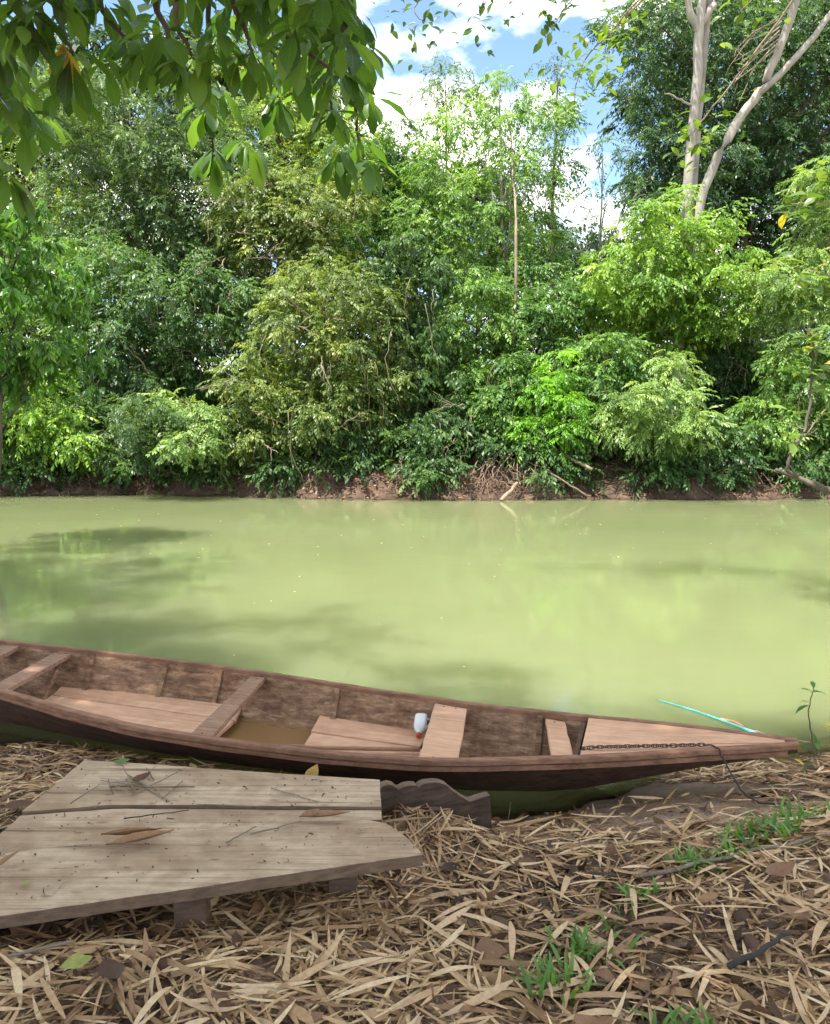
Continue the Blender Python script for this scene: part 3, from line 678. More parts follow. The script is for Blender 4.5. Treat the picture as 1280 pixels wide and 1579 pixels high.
WOOD = [(-20.39, 33.0, 15.94, 1.41, 0.98, 1.24), (-22.41, 37.5, 16.01, 1.6, 1.12, 1.41), (-23.15, 37.0, 14.02, 1.58, 1.1, 1.4), (-22.09, 36.5, 12.05, 1.56, 1.09, 1.38), (-22.8, 36.0, 10.11, 1.53, 1.07, 1.36), (-21.75, 35.5, 8.19, 1.51, 1.06, 1.34), (-22.45, 35.0, 6.3, 1.49, 1.04, 1.32), (-21.41, 34.5, 4.45, 1.47, 1.03, 1.3), (-22.09, 34.0, 2.62, 1.45, 1.01, 1.28), (-21.06, 33.5, 0.82, 1.43, 1.0, 1.26), (-18.81, 33.0, 15.94, 1.41, 0.98, 1.24), (-20.61, 37.5, 16.01, 1.6, 1.12, 1.41), (-21.35, 37.0, 14.02, 1.58, 1.1, 1.4), (-20.31, 36.5, 12.05, 1.56, 1.09, 1.38), (-21.04, 36.0, 10.11, 1.53, 1.07, 1.36), (-20.0, 35.5, 8.19, 1.51, 1.06, 1.34), (-20.71, 35.0, 6.3, 1.49, 1.04, 1.32), (-19.68, 34.5, 4.45, 1.47, 1.03, 1.3), (-20.38, 34.0, 2.62, 1.45, 1.01, 1.28), (-19.36, 33.5, 0.82, 1.43, 1.0, 1.26), (-17.23, 33.0, 15.94, 1.41, 0.98, 1.24), (-18.8, 37.5, 16.01, 1.6, 1.12, 1.41), (-19.56, 37.0, 14.02, 1.58, 1.1, 1.4), (-18.53, 36.5, 12.05, 1.56, 1.09, 1.38), (-19.27, 36.0, 10.11, 1.53, 1.07, 1.36), (-18.25, 35.5, 8.19, 1.51, 1.06, 1.34), (-18.97, 35.0, 6.3, 1.49, 1.04, 1.32), (-17.96, 34.5, 4.45, 1.47, 1.03, 1.3), (-18.67, 34.0, 2.62, 1.45, 1.01, 1.28), (-17.66, 33.5, 0.82, 1.43, 1.0, 1.26), (-15.65, 33.0, 15.94, 1.41, 0.98, 1.24), (-16.99, 37.5, 16.01, 1.6, 1.12, 1.41), (-17.77, 37.0, 14.02, 1.58, 1.1, 1.4), (-16.75, 36.5, 12.05, 1.56, 1.09, 1.38), (-17.5, 36.0, 10.11, 1.53, 1.07, 1.36), (-16.49, 35.5, 8.19, 1.51, 1.06, 1.34), (-17.23, 35.0, 6.3, 1.49, 1.04, 1.32), (-16.23, 34.5, 4.45, 1.47, 1.03, 1.3), (-16.96, 34.0, 2.62, 1.45, 1.01, 1.28), (-15.97, 33.5, 0.82, 1.43, 1.0, 1.26), (-14.07, 33.0, 15.94, 1.41, 0.98, 1.24), (-15.19, 37.5, 16.01, 1.6, 1.12, 1.41), (-15.97, 37.0, 14.02, 1.58, 1.1, 1.4), (-14.96, 36.5, 12.05, 1.56, 1.09, 1.38), (-15.73, 36.0, 10.11, 1.53, 1.07, 1.36), (-14.74, 35.5, 8.19, 1.51, 1.06, 1.34), (-15.49, 35.0, 6.3, 1.49, 1.04, 1.32), (-14.51, 34.5, 4.45, 1.47, 1.03, 1.3), (-15.24, 34.0, 2.62, 1.45, 1.01, 1.28), (-14.27, 33.5, 0.82, 1.43, 1.0, 1.26), (-12.49, 33.0, 15.94, 1.41, 0.98, 1.24), (-13.38, 37.5, 16.01, 1.6, 1.12, 1.41), (-14.18, 37.0, 14.02, 1.58, 1.1, 1.4), (-13.18, 36.5, 12.05, 1.56, 1.09, 1.38), (-13.97, 36.0, 10.11, 1.53, 1.07, 1.36), (-12.98, 35.5, 8.19, 1.51, 1.06, 1.34), (-13.75, 35.0, 6.3, 1.49, 1.04, 1.32), (-12.78, 34.5, 4.45, 1.47, 1.03, 1.3), (-13.53, 34.0, 2.62, 1.45, 1.01, 1.28), (-12.57, 33.5, 0.82, 1.43, 1.0, 1.26), (-10.91, 33.0, 15.94, 1.41, 0.98, 1.24), (-11.57, 37.5, 16.01, 1.6, 1.12, 1.41), (-12.38, 37.0, 14.02, 1.58, 1.1, 1.4), (-11.4, 36.5, 12.05, 1.56, 1.09, 1.38), (-12.2, 36.0, 10.11, 1.53, 1.07, 1.36), (-11.23, 35.5, 8.19, 1.51, 1.06, 1.34), (-12.01, 35.0, 6.3, 1.49, 1.04, 1.32), (-11.05, 34.5, 4.45, 1.47, 1.03, 1.3), (-11.82, 34.0, 2.62, 1.45, 1.01, 1.28), (-10.87, 33.5, 0.82, 1.43, 1.0, 1.26), (-9.33, 33.0, 15.94, 1.41, 0.98, 1.24), (-9.76, 37.5, 16.01, 1.6, 1.12, 1.41), (-10.59, 37.0, 14.02, 1.58, 1.1, 1.4), (-9.62, 36.5, 12.05, 1.56, 1.09, 1.38), (-10.43, 36.0, 10.11, 1.53, 1.07, 1.36), (-9.48, 35.5, 8.19, 1.51, 1.06, 1.34), (-10.27, 35.0, 6.3, 1.49, 1.04, 1.32), (-9.33, 34.5, 4.45, 1.47, 1.03, 1.3), (-10.11, 34.0, 2.62, 1.45, 1.01, 1.28), (-9.17, 33.5, 0.82, 1.43, 1.0, 1.26), (-7.75, 33.0, 15.94, 1.41, 0.98, 1.24), (-7.96, 37.5, 16.01, 1.6, 1.12, 1.41), (-8.8, 37.0, 14.02, 1.58, 1.1, 1.4), (-7.84, 36.5, 12.05, 1.56, 1.09, 1.38), (-8.67, 36.0, 10.11, 1.53, 1.07, 1.36), (-7.72, 35.5, 8.19, 1.51, 1.06, 1.34), (-8.53, 35.0, 6.3, 1.49, 1.04, 1.32), (-7.6, 34.5, 4.45, 1.47, 1.03, 1.3), (-8.39, 34.0, 2.62, 1.45, 1.01, 1.28), (-7.48, 33.5, 0.82, 1.43, 1.0, 1.26), (-6.17, 33.0, 15.94, 1.41, 0.98, 1.24), (-6.15, 37.5, 16.01, 1.6, 1.12, 1.41), (-7.0, 37.0, 14.02, 1.58, 1.1, 1.4), (-6.06, 36.5, 12.05, 1.56, 1.09, 1.38), (-6.9, 36.0, 10.11, 1.53, 1.07, 1.36), (-5.97, 35.5, 8.19, 1.51, 1.06, 1.34), (-6.79, 35.0, 6.3, 1.49, 1.04, 1.32), (-5.88, 34.5, 4.45, 1.47, 1.03, 1.3), (-6.68, 34.0, 2.62, 1.45, 1.01, 1.28), (-5.78, 33.5, 0.82, 1.43, 1.0, 1.26), (-4.59, 33.0, 15.94, 1.41, 0.98, 1.24), (-4.34, 37.5, 16.01, 1.6, 1.12, 1.41), (-5.21, 37.0, 14.02, 1.58, 1.1, 1.4), (-4.28, 36.5, 12.05, 1.56, 1.09, 1.38), (-5.13, 36.0, 10.11, 1.53, 1.07, 1.36), (-4.21, 35.5, 8.19, 1.51, 1.06, 1.34), (-5.05, 35.0, 6.3, 1.49, 1.04, 1.32), (-4.15, 34.5, 4.45, 1.47, 1.03, 1.3), (-4.97, 34.0, 2.62, 1.45, 1.01, 1.28), (-4.08, 33.5, 0.82, 1.43, 1.0, 1.26), (-3.05, 33.0, 12.53, 1.41, 0.98, 1.24), (-2.57, 37.5, 12.09, 1.6, 1.12, 1.41), (-3.46, 37.0, 10.1, 1.58, 1.1, 1.4), (-2.53, 36.5, 8.13, 1.56, 1.09, 1.38), (-3.41, 36.0, 6.2, 1.53, 1.07, 1.36), (-2.49, 35.5, 4.29, 1.51, 1.06, 1.34), (-3.36, 35.0, 2.41, 1.49, 1.04, 1.32), (-2.46, 34.5, 0.56, 1.47, 1.03, 1.3), (-1.5, 34.0, 11.57, 1.45, 1.01, 1.28), (-0.66, 33.5, 9.75, 1.43, 1.0, 1.26), (-1.47, 33.0, 7.97, 1.41, 0.98, 1.24), (-0.75, 37.5, 6.84, 1.6, 1.12, 1.41), (-1.67, 37.0, 4.85, 1.58, 1.1, 1.4), (-0.74, 36.5, 2.89, 1.56, 1.09, 1.38), (-1.65, 36.0, 0.96, 1.53, 1.07, 1.36), (0.17, 35.5, 11.72, 1.51, 1.06, 1.34), (1.03, 35.0, 9.83, 1.49, 1.04, 1.32), (0.17, 34.5, 7.96, 1.47, 1.03, 1.3), (1.01, 34.0, 6.13, 1.45, 1.01, 1.28), (0.16, 33.5, 4.32, 1.43, 1.0, 1.26), (0.99, 33.0, 2.55, 1.41, 0.98, 1.24), (0.18, 37.5, 0.6, 1.6, 1.12, 1.41), (1.98, 37.0, 12.13, 1.58, 1.1, 1.4), (2.86, 36.5, 10.16, 1.56, 1.09, 1.38), (1.95, 36.0, 8.22, 1.53, 1.07, 1.36), (2.82, 35.5, 6.31, 1.51, 1.06, 1.34), (1.92, 35.0, 4.42, 1.49, 1.04, 1.32), (2.77, 34.5, 2.57, 1.47, 1.03, 1.3), (1.89, 34.0, 0.74, 1.45, 1.01, 1.28), (3.43, 33.5, 11.18, 1.43, 1.0, 1.26), (4.21, 33.0, 9.39, 1.41, 0.98, 1.24), (3.88, 37.5, 8.47, 1.6, 1.12, 1.41), (4.78, 37.0, 6.49, 1.58, 1.1, 1.4), (3.83, 36.5, 4.52, 1.56, 1.09, 1.38), (4.71, 36.0, 2.59, 1.53, 1.07, 1.36), (3.77, 35.5, 0.68, 1.51, 1.06, 1.34), (5.34, 35.0, 8.78, 1.49, 1.04, 1.32), (6.16, 34.5, 6.92, 1.47, 1.03, 1.3), (5.26, 34.0, 5.09, 1.45, 1.01, 1.28), (6.05, 33.5, 3.28, 1.43, 1.0, 1.26), (5.17, 33.0, 1.51, 1.41, 0.98, 1.24), (7.57, 37.5, 9.26, 1.6, 1.12, 1.41), (8.44, 37.0, 7.27, 1.58, 1.1, 1.4), (7.46, 36.5, 5.3, 1.56, 1.09, 1.38), (8.31, 36.0, 3.37, 1.53, 1.07, 1.36), (7.35, 35.5, 1.46, 1.51, 1.06, 1.34), (8.79, 35.0, 8.78, 1.49, 1.04, 1.32), (9.58, 34.5, 6.92, 1.47, 1.03, 1.3), (8.65, 34.0, 5.09, 1.45, 1.01, 1.28), (9.42, 33.5, 3.28, 1.43, 1.0, 1.26), (8.5, 33.0, 1.51, 1.41, 0.98, 1.24), (10.89, 37.5, 19.45, 1.6, 1.12, 1.41), (11.7, 37.0, 17.45, 1.58, 1.1, 1.4), (10.73, 36.5, 15.48, 1.56, 1.09, 1.38), (11.52, 36.0, 13.53, 1.53, 1.07, 1.36), (10.56, 35.5, 11.61, 1.51, 1.06, 1.34), (11.34, 35.0, 9.72, 1.49, 1.04, 1.32), (10.4, 34.5, 7.86, 1.47, 1.03, 1.3), (11.16, 34.0, 6.02, 1.45, 1.01, 1.28), (10.22, 33.5, 4.22, 1.43, 1.0, 1.26), (10.97, 33.0, 2.44, 1.41, 0.98, 1.24), (11.6, 37.5, 0.48, 1.6, 1.12, 1.41), (12.51, 37.0, 19.22, 1.58, 1.1, 1.4), (13.29, 36.5, 17.25, 1.56, 1.09, 1.38), (12.32, 36.0, 15.3, 1.53, 1.07, 1.36), (13.08, 35.5, 13.38, 1.51, 1.06, 1.34), (12.12, 35.0, 11.48, 1.49, 1.04, 1.32), (12.87, 34.5, 9.61, 1.47, 1.03, 1.3), (11.93, 34.0, 7.78, 1.45, 1.01, 1.28), (12.66, 33.5, 5.97, 1.43, 1.0, 1.26), (11.72, 33.0, 4.19, 1.41, 0.98, 1.24), (14.36, 37.5, 2.49, 1.6, 1.12, 1.41), (13.32, 37.0, 0.5, 1.58, 1.1, 1.4), (14.07, 36.5, 18.99, 1.56, 1.09, 1.38), (14.83, 36.0, 17.04, 1.53, 1.07, 1.36), (13.86, 35.5, 15.11, 1.51, 1.06, 1.34), (14.6, 35.0, 13.22, 1.49, 1.04, 1.32), (13.64, 34.5, 11.35, 1.47, 1.03, 1.3), (14.36, 34.0, 9.5, 1.45, 1.01, 1.28), (13.41, 33.5, 7.69, 1.43, 1.0, 1.26), (14.11, 33.0, 5.91, 1.41, 0.98, 1.24), (15.2, 37.5, 4.47, 1.6, 1.12, 1.41), (16.03, 37.0, 2.48, 1.58, 1.1, 1.4), (14.99, 36.5, 0.53, 1.56, 1.09, 1.38), (15.6, 36.0, 18.76, 1.53, 1.07, 1.36), (16.32, 35.5, 16.83, 1.51, 1.06, 1.34), (15.35, 35.0, 14.93, 1.49, 1.04, 1.32), (16.06, 34.5, 13.06, 1.47, 1.03, 1.3), (15.1, 34.0, 11.21, 1.45, 1.01, 1.28), (15.79, 33.5, 9.39, 1.43, 1.0, 1.26), (14.84, 33.0, 7.61, 1.41, 0.98, 1.24), (17.9, 37.5, 6.43, 1.6, 1.12, 1.41), (16.85, 37.0, 4.44, 1.58, 1.1, 1.4), (17.65, 36.5, 2.48, 1.56, 1.09, 1.38), (16.61, 36.0, 0.55, 1.53, 1.07, 1.36), (17.07, 35.5, 18.53, 1.51, 1.06, 1.34), (17.77, 35.0, 16.62, 1.49, 1.04, 1.32), (16.8, 34.5, 14.75, 1.47, 1.03, 1.3), (17.48, 34.0, 12.9, 1.45, 1.01, 1.28), (16.51, 33.5, 11.08, 1.43, 1.0, 1.26), (17.18, 33.0, 9.29, 1.41, 0.98, 1.24), (18.72, 37.5, 8.36, 1.6, 1.12, 1.41), (19.5, 37.0, 6.37, 1.58, 1.1, 1.4), (18.45, 36.5, 4.41, 1.56, 1.09, 1.38), (19.22, 36.0, 2.47, 1.53, 1.07, 1.36), (18.18, 35.5, 0.57, 1.51, 1.06, 1.34), (18.5, 35.0, 18.3, 1.49, 1.04, 1.32), (19.17, 34.5, 16.42, 1.47, 1.03, 1.3), (18.19, 34.0, 14.56, 1.45, 1.01, 1.28), (18.85, 33.5, 12.74, 1.43, 1.0, 1.26), (17.88, 33.0, 10.94, 1.41, 0.98, 1.24), (21.36, 37.5, 10.27, 1.6, 1.12, 1.41), (20.3, 37.0, 8.28, 1.58, 1.1, 1.4), (21.06, 36.5, 6.31, 1.56, 1.09, 1.38), (20.0, 36.0, 4.38, 1.53, 1.07, 1.36), (20.74, 35.5, 2.47, 1.51, 1.06, 1.34), (19.7, 35.0, 0.59, 1.49, 1.04, 1.32), (19.88, 34.5, 18.07, 1.47, 1.03, 1.3), (20.52, 34.0, 16.21, 1.45, 1.01, 1.28), (19.54, 33.5, 14.38, 1.43, 1.0, 1.26), (20.17, 33.0, 12.58, 1.41, 0.98, 1.24), (22.14, 37.5, 12.15, 1.6, 1.12, 1.41), (22.89, 37.0, 10.16, 1.58, 1.1, 1.4), (21.83, 36.5, 8.19, 1.56, 1.09, 1.38), (22.56, 36.0, 6.25, 1.53, 1.07, 1.36), (21.5, 35.5, 4.34, 1.51, 1.06, 1.34), (22.22, 35.0, 2.46, 1.49, 1.04, 1.32), (21.16, 34.5, 0.61, 1.47, 1.03, 1.3), (21.21, 34.0, 17.84, 1.45, 1.01, 1.28), (21.83, 33.5, 16.0, 1.43, 1.0, 1.26), (20.84, 33.0, 14.2, 1.41, 0.98, 1.24), (24.74, 37.5, 14.01, 1.6, 1.12, 1.41), (23.66, 37.0, 12.02, 1.58, 1.1, 1.4), (24.38, 36.5, 10.05, 1.56, 1.09, 1.38), (23.31, 36.0, 8.11, 1.53, 1.07, 1.36), (24.01, 35.5, 6.2, 1.51, 1.06, 1.34), (22.95, 35.0, 4.31, 1.49, 1.04, 1.32), (23.64, 34.5, 2.46, 1.47, 1.03, 1.3), (22.58, 34.0, 0.63, 1.45, 1.01, 1.28)]
BRANCHES = [
    [(-0.3, 3.3, 4.08), (-0.41, 4.0, 4.05), (-0.37, 4.8, 4.06), (-0.36, 5.3, 3.85), (-0.33, 5.3, 3.74)],
    [(-0.63, 3.2, 4.02), (-0.62, 3.4, 3.81), (-0.53, 3.6, 3.7), (-0.33, 3.6, 3.57)],
    [(-0.84, 3.6, 4.21), (-1.07, 4.4, 4.25), (-1.23, 5.0, 4.03), (-1.29, 5.3, 3.78)],
    [(-0.61, 4.0, 4.39), (-0.76, 4.6, 4.34), (-0.87, 5.1, 4.26), (-0.87, 5.3, 4.11)],
    [(-0.99, 3.2, 4.0), (-1.05, 3.4, 3.81), (-1.02, 3.5, 3.66), (-0.95, 3.5, 3.53)],
    [(-1.18, 3.0, 3.88), (-1.32, 3.2, 3.75), (-1.38, 3.3, 3.62), (-1.35, 3.3, 3.52)],
    [(-1.75, 3.3, 3.94), (-1.77, 3.5, 3.76), (-1.77, 3.6, 3.6), (-1.78, 3.6, 3.46), (-1.68, 3.6, 3.38)],
    [(-1.33, 4.0, 4.39), (-1.41, 4.1, 4.1), (-1.47, 4.2, 3.97)],
    [(-1.79, 3.2, 3.24), (-1.7, 3.3, 3.16), (-1.63, 3.3, 3.07)],
    [(-0.22, 3.6, 4.26), (-0.35, 3.8, 4.12), (-0.42, 3.9, 4.03)],
    [(-0.72, 2.8, 3.78), (-0.59, 3.0, 3.69), (-0.47, 3.1, 3.66)],
    [(-1.69, 3.0, 3.65), (-1.56, 3.2, 3.71), (-1.45, 3.2, 3.64)],
    [(-0.35, 2.9, 3.86), (-0.39, 3.0, 3.69), (-0.36, 3.1, 3.57), (-0.26, 3.1, 3.48)],
    [(-0.5, 3.0, 3.92), (-0.68, 3.1, 3.74), (-0.66, 3.2, 3.59), (-0.62, 3.2, 3.48)],
    [(-0.82, 3.0, 3.9), (-0.83, 3.1, 3.72), (-0.88, 3.1, 3.57), (-0.84, 3.2, 3.45)],
    [(-1.49, 3.4, 4.1), (-1.55, 3.5, 3.86), (-1.57, 3.6, 3.65), (-1.48, 3.6, 3.52)],
    [(-1.83, 3.4, 3.66), (-2.08, 4.2, 3.88), (-2.33, 5.0, 3.96), (-2.31, 5.2, 3.96)],
    [(-1.23, 3.4, 4.12), (-1.31, 3.5, 3.91), (-1.31, 3.6, 3.78), (-1.19, 3.6, 3.68)],
    [(-0.23, 3.8, 4.28), (-0.3, 3.9, 3.95), (-0.43, 4.0, 3.7), (-0.4, 4.0, 3.56)],
]


by_label = {}
for i, t in enumerate(TREES):
    root, rr = make_tree(t, i)
    by_label[t[2]] = (root, t, rr)

# far wood behind the bank trees: one uncountable mass
rng = np.random.default_rng(5)
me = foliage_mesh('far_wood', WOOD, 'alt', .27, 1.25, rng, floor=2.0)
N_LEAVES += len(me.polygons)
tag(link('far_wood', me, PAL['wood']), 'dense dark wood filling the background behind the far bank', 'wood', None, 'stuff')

# low undergrowth along the lip of the bank and beneath the trees
ug = []
rr = random.Random(77)
for i in range(58):
    x = -15 + 30 * (i + rr.random()) / 58
    fs = float(np.interp(x, FSX, FSY))
    ug.append((x, fs + rr.uniform(.8, 1.5), 1.35 + rr.uniform(-.1, .5), rr.uniform(.4, .7), .5, rr.uniform(.35, .6), .9))
    if rr.random() < .6 and not (1.4 < x < 3.3 or 5.6 < x < 6.6):
        ug.append((x + rr.uniform(-.3, .3), fs + rr.uniform(.35, .8), rr.uniform(.6, 1.1), rr.uniform(.25, .5), .3, rr.uniform(.18, .34), .9))
for x in (-7.7, -5.7, -3.6, -.1, .4, 3.5, 6.0, 6.4, 8.0, -10.2):
    fs = float(np.interp(x, FSX, FSY))
    ug.append((x, fs + .15, .62, .42, .3, .26, 1.0)); ug.append((x + .2, fs + .5, .95, .5, .35, .3, 1.0))
for i in range(64):
    x = -19 + 38 * (i + rr.random()) / 64
    ug.append((x, 24.2 + rr.uniform(-.5, 2.5), 2.3 + rr.uniform(-.3, 1.8), rr.uniform(.7, 1.0), .7, rr.uniform(.6, 1.0), .8))
me = foliage_mesh('undergrowth', ug, 'alt', .125, .9, np.random.default_rng(6), floor=.28)
N_LEAVES += len(me.polygons)
tag(link('undergrowth', me, PAL['dark']), 'dark low undergrowth under the far-bank trees and along the bank lip', 'undergrowth', None, 'stuff')

# bare twigs and hanging stems on the vine-draped plants
def hang_stems(root, spec, rr, n, name, mat, r0=.012, length=(.8, 2.0), spread=1.0, wild=.12):
    for i in range(n):
        b = rr.choice(spec[8])
        x = b[0] + rr.uniform(-1, 1) * b[3] * spread; y = b[1] - b[4] * rr.uniform(.8, 1.08); z = b[2] + rr.uniform(-.2, .5) * b[5]
        ln = rr.uniform(*length)
        e = (x + rr.uniform(-.5, .5) * ln * wild * 4, y - rr.uniform(-.1, .25), max(.35, z - ln))
        mid = (x + rr.uniform(-.2, .2), y - rr.uniform(0, .2), (z + e[2]) / 2)
        p = bend([(x, y, z), mid, e], 4, .04, rr)
        mb = MB(); mb.tube([q - root.location for q in p], lerp_r(len(p), r0, r0 * .5), 5)
        mb.build(name, mat, root, True)

def bare_twigs(root, spec, rr, n, mat, size=1.1):
    for i in range(n):
        b = rr.choice(spec[8])
        s = Vector((b[0] + rr.uniform(-.8, .8) * b[3], b[1] - b[4] * .7, b[2] + rr.uniform(-.7, .5) * b[5]))
        d = Vector((rr.uniform(-1, 1), -.55, rr.uniform(-.5, .6))).normalized() * size * rr.uniform(.6, 1.2)
        mb = MB()
        p = bend([s, s + d * .5, s + d], 3, .05, rr)
        mb.tube([q - root.location for q in p], lerp_r(len(p), .020, .006), 5)
        for k in range(3):
            a_ = p[2 + k]; dd = (d + Vector((rr.uniform(-1, 1), rr.uniform(-.3, .3), rr.uniform(-1, 1)))) * .4
            pp = bend([a_, a_ + dd * .5, a_ + dd], 2, .03, rr)
            mb.tube([q - root.location for q in pp], lerp_r(len(pp), .010, .004), 4)
        mb.build('bare_twig', mat, root, True)

for lab, n_h, n_t in (('dark drooping creeper curtain overhanging the bank left of centre', 16, 3),
                      ('large olive-yellow bush bulging toward the river', 18, 10),
                      ('olive vine-draped tree with bare brown twigs beneath the hanging leaves', 8, 12),
                      ('dark green small tree left of the olive bush', 10, 7),
                      ('mid-green bush between the vivid spray and the grey-green bush', 3, 2),
                      ('dark-green bush above the root tangle at mid bank', 5, 3),
                      ('dark shaded bush behind the hollow at right', 6, 3),
                      ('light-green bush at the right edge behind the fallen log', 3, 3),
                      ('mid-green small tree at far left under the yellow-green tree', 3, 4)):
    root, spec, rr = by_label[lab]
    hang_stems(root, spec, rr, n_h, 'vine_stem', M_VINE)
    bare_twigs(root, spec, rr, n_t, M_TWIG)

# ------------------------------------------------------------------ pale-trunked tree on the far bank
root = empty('pale_trunk_tree', (7.65, 23.4, float(gz(7.65, 23.4)) - .05))
tag(root, 'tall tree with smooth pale twin trunks and a slanting stem, upper right', 'tree')
O = root.location
def wtube(name, pts, r, mat, parent, n=4, amp=.03, sides=8, org=None, seed=1):
    rr = random.Random(seed)
    p = bend(pts, n, amp, rr)
    mb = MB(); mb.tube([q - (org if org is not None else Vector((0, 0, 0))) for q in p], lerp_r(len(p), r[0], r[1]), sides)
    return mb.build(name, mat, parent, True)
wtube('trunk', [(7.62, 23.4, 1.0), (7.66, 23.4, 5), (7.74, 23.4, 8.2), (7.86, 23.4, 11.0), (7.93, 23.4, 13.6), (8.05, 23.4, 17.0)], (.155, .115), M_PALE, root, org=O, sides=12)
wtube('trunk', [(8.02, 23.75, 1.0), (8.06, 23.75, 5.5), (8.03, 23.75, 8.6), (8.05, 23.7, 11), (8.22, 23.6, 13.6), (8.6, 23.5, 16.5)], (.15, .10), M_PALE, root, org=O, sides=12, seed=2)
wtube('stem', [(8.05, 23.5, 6.2), (8.25, 23.5, 8.5), (9.02, 23.4, 10.2), (9.6, 23.3, 11.1), (10.1, 23.2, 12.3), (10.45, 23.1, 13.7), (10.9, 23, 16.5)], (.135, .105), M_PALE, root, org=O, sides=12, seed=3)
wtube('limb', [(9.55, 23.3, 11.0), (10.3, 23.2, 11.7), (11.2, 23.1, 12.8), (12.4, 23, 14.6)], (.10, .07), M_PALE, root, org=O, seed=4)
wtube('limb', [(7.9, 23.4, 12.6), (7.55, 23.3, 13.3), (7.3, 23.2, 14.6)], (.11, .08), M_PALE, root, org=O, seed=5)
wtube('limb', [(7.95, 23.4, 12.9), (8.35, 23.3, 13.6), (8.7, 23.2, 14.8)], (.10, .07), M_PALE, root, org=O, seed=6)
wtube('limb', [(7.83, 23.4, 10.7), (7.4, 23.2, 10.85), (6.9, 23.1, 10.95)], (.04, .02), M_PALE, root, org=O, seed=7)
for i in range(9):
    rr = random.Random(i); z = 9 + rr.random() * 3
    wtube('bare_twig', [(9.9, 22.9, 12.9 - i * .1), (9.2 - rr.random() * .4, 22.7, 12.2 - i * .12), (8.3 + rr.random() * .6, 22.5, 11.4 - i * .16 + rr.random())], (.02, .006), M_TWIG, root, 3, .06, 5, O, i)
blobs = [(7.6, 23.3, 17.3, 2.2, 2.0, 1.5), (10.4, 23, 17.2, 2.2, 2.0, 1.4), (12.6, 23, 15.6, 1.5, 1.5, 1.2), (5.6, 23.0, 15.6, 1.3, 1.2, 1.1)]
me = foliage_mesh('crown', [(b[0] - O.x, b[1] - O.y, b[2] - O.z) + b[3:] for b in blobs], 'alt', .17, .8, np.random.default_rng(77))
N_LEAVES += len(me.polygons)
tag(link('crown', me, PAL['light'], root), kind='stuff')

root_c = by_label['tall central tree with thin pale trunk and airy light crown'][0]
wtube('stem', [(2.84, 23.2, 2.2), (2.86, 23.2, 5.0), (2.88, 23.35, 7.6), (2.92, 24.6, 9.2), (2.96, 26.0, 11.5)], (.06, .02), M_TWIG, root_c, 5, .015, 8, root_c.location)

# ------------------------------------------------------------------ roots, logs and debris on the far bank
def root_tangle(x0, x1, n, lab, seed):
    rr = random.Random(seed)
    xm = (x0 + x1) / 2; ym = float(np.interp(xm, FSX, FSY))
    o = empty('root_tangle', (xm, ym, 0)); tag(o, lab, 'roots', 'exposed roots on the far bank')
    for i in range(n):
        x = rr.uniform(x0, x1); fs = float(np.interp(x, FSX, FSY))
        top = Vector((x, fs + rr.uniform(.5, 1.1), 0)); top.z = float(gz(top.x, top.y)) + rr.uniform(.0, .55)
        b = Vector((x + rr.gauss(0, .5), fs + rr.uniform(-.1, .5), 0)); b.z = max(-.05, float(gz(b.x, b.y))) + rr.uniform(-.02, .18)
        mid = top.lerp(b, rr.uniform(.3, .7)) + Vector((rr.gauss(0, .25), -rr.uniform(.0, .35), rr.uniform(-.25, .2)))
        p = bend([top, mid, b], 5, .05, rr)
        mb = MB(); mb.tube([q - o.location for q in p], lerp_r(len(p), rr.uniform(.008, .022), .005), 5)
        mb.build('root', M_ROOT, o, True)
    return o
root_tangle(1.6, 3.2, 46, 'dense tangle of tan roots spilling down the bank right of centre', 1)
root_tangle(5.7, 6.7, 18, 'smaller root tangle beneath the pale grey-green bush', 2)
root_tangle(3.3, 5.2, 14, 'loose dark roots between the two root tangles', 3)
root_tangle(-4.6, -2.4, 18, 'thin roots and stems under the large olive bush', 4)
root_tangle(8.2, 9.8, 14, 'thin roots under the bush behind the fallen log at right', 5)
root_tangle(-.6, 1.2, 20, 'roots below the dark creeper curtain', 6)
root_tangle(-8.6, -5.6, 16, 'faint dark roots low on the left bank', 7)

def log(name, lab, pts, r, mat, sides=8, cat='log'):
    p0 = Vector(pts[0]); o = wtube(name, pts, r, mat, None, 4, .015, sides, p0, len(lab))
    o.location = p0
    return tag(o, lab, cat)
log('driftwood', 'short grey driftwood stub angled into the water by the root tangle', [(2.15, 19.6, .02), (2.4, 19.85, .22), (2.6, 20.05, .42)], (.06, .04), M_TWIG)
log('driftwood', 'pale broken branch jutting from the bank right of the root tangle', [(4.5, 20.1, .75), (4.15, 20.35, .95), (3.8, 20.7, 1.15)], (.045, .03), M_TWIG)
log('driftwood', 'long thin fallen stick slanting down to the water right of the root tangle', [(3.3, 20.2, .75), (3.8, 19.95, .45), (4.35, 19.75, .1)], (.02, .025), M_ROOT)
log('dead_branch', 'bare grey curved branch among leaves at mid bank', [(1.45, 21.2, 2.0), (1.65, 20.9, 2.3), (1.85, 20.8, 2.4)], (.03, .02), M_PALE)

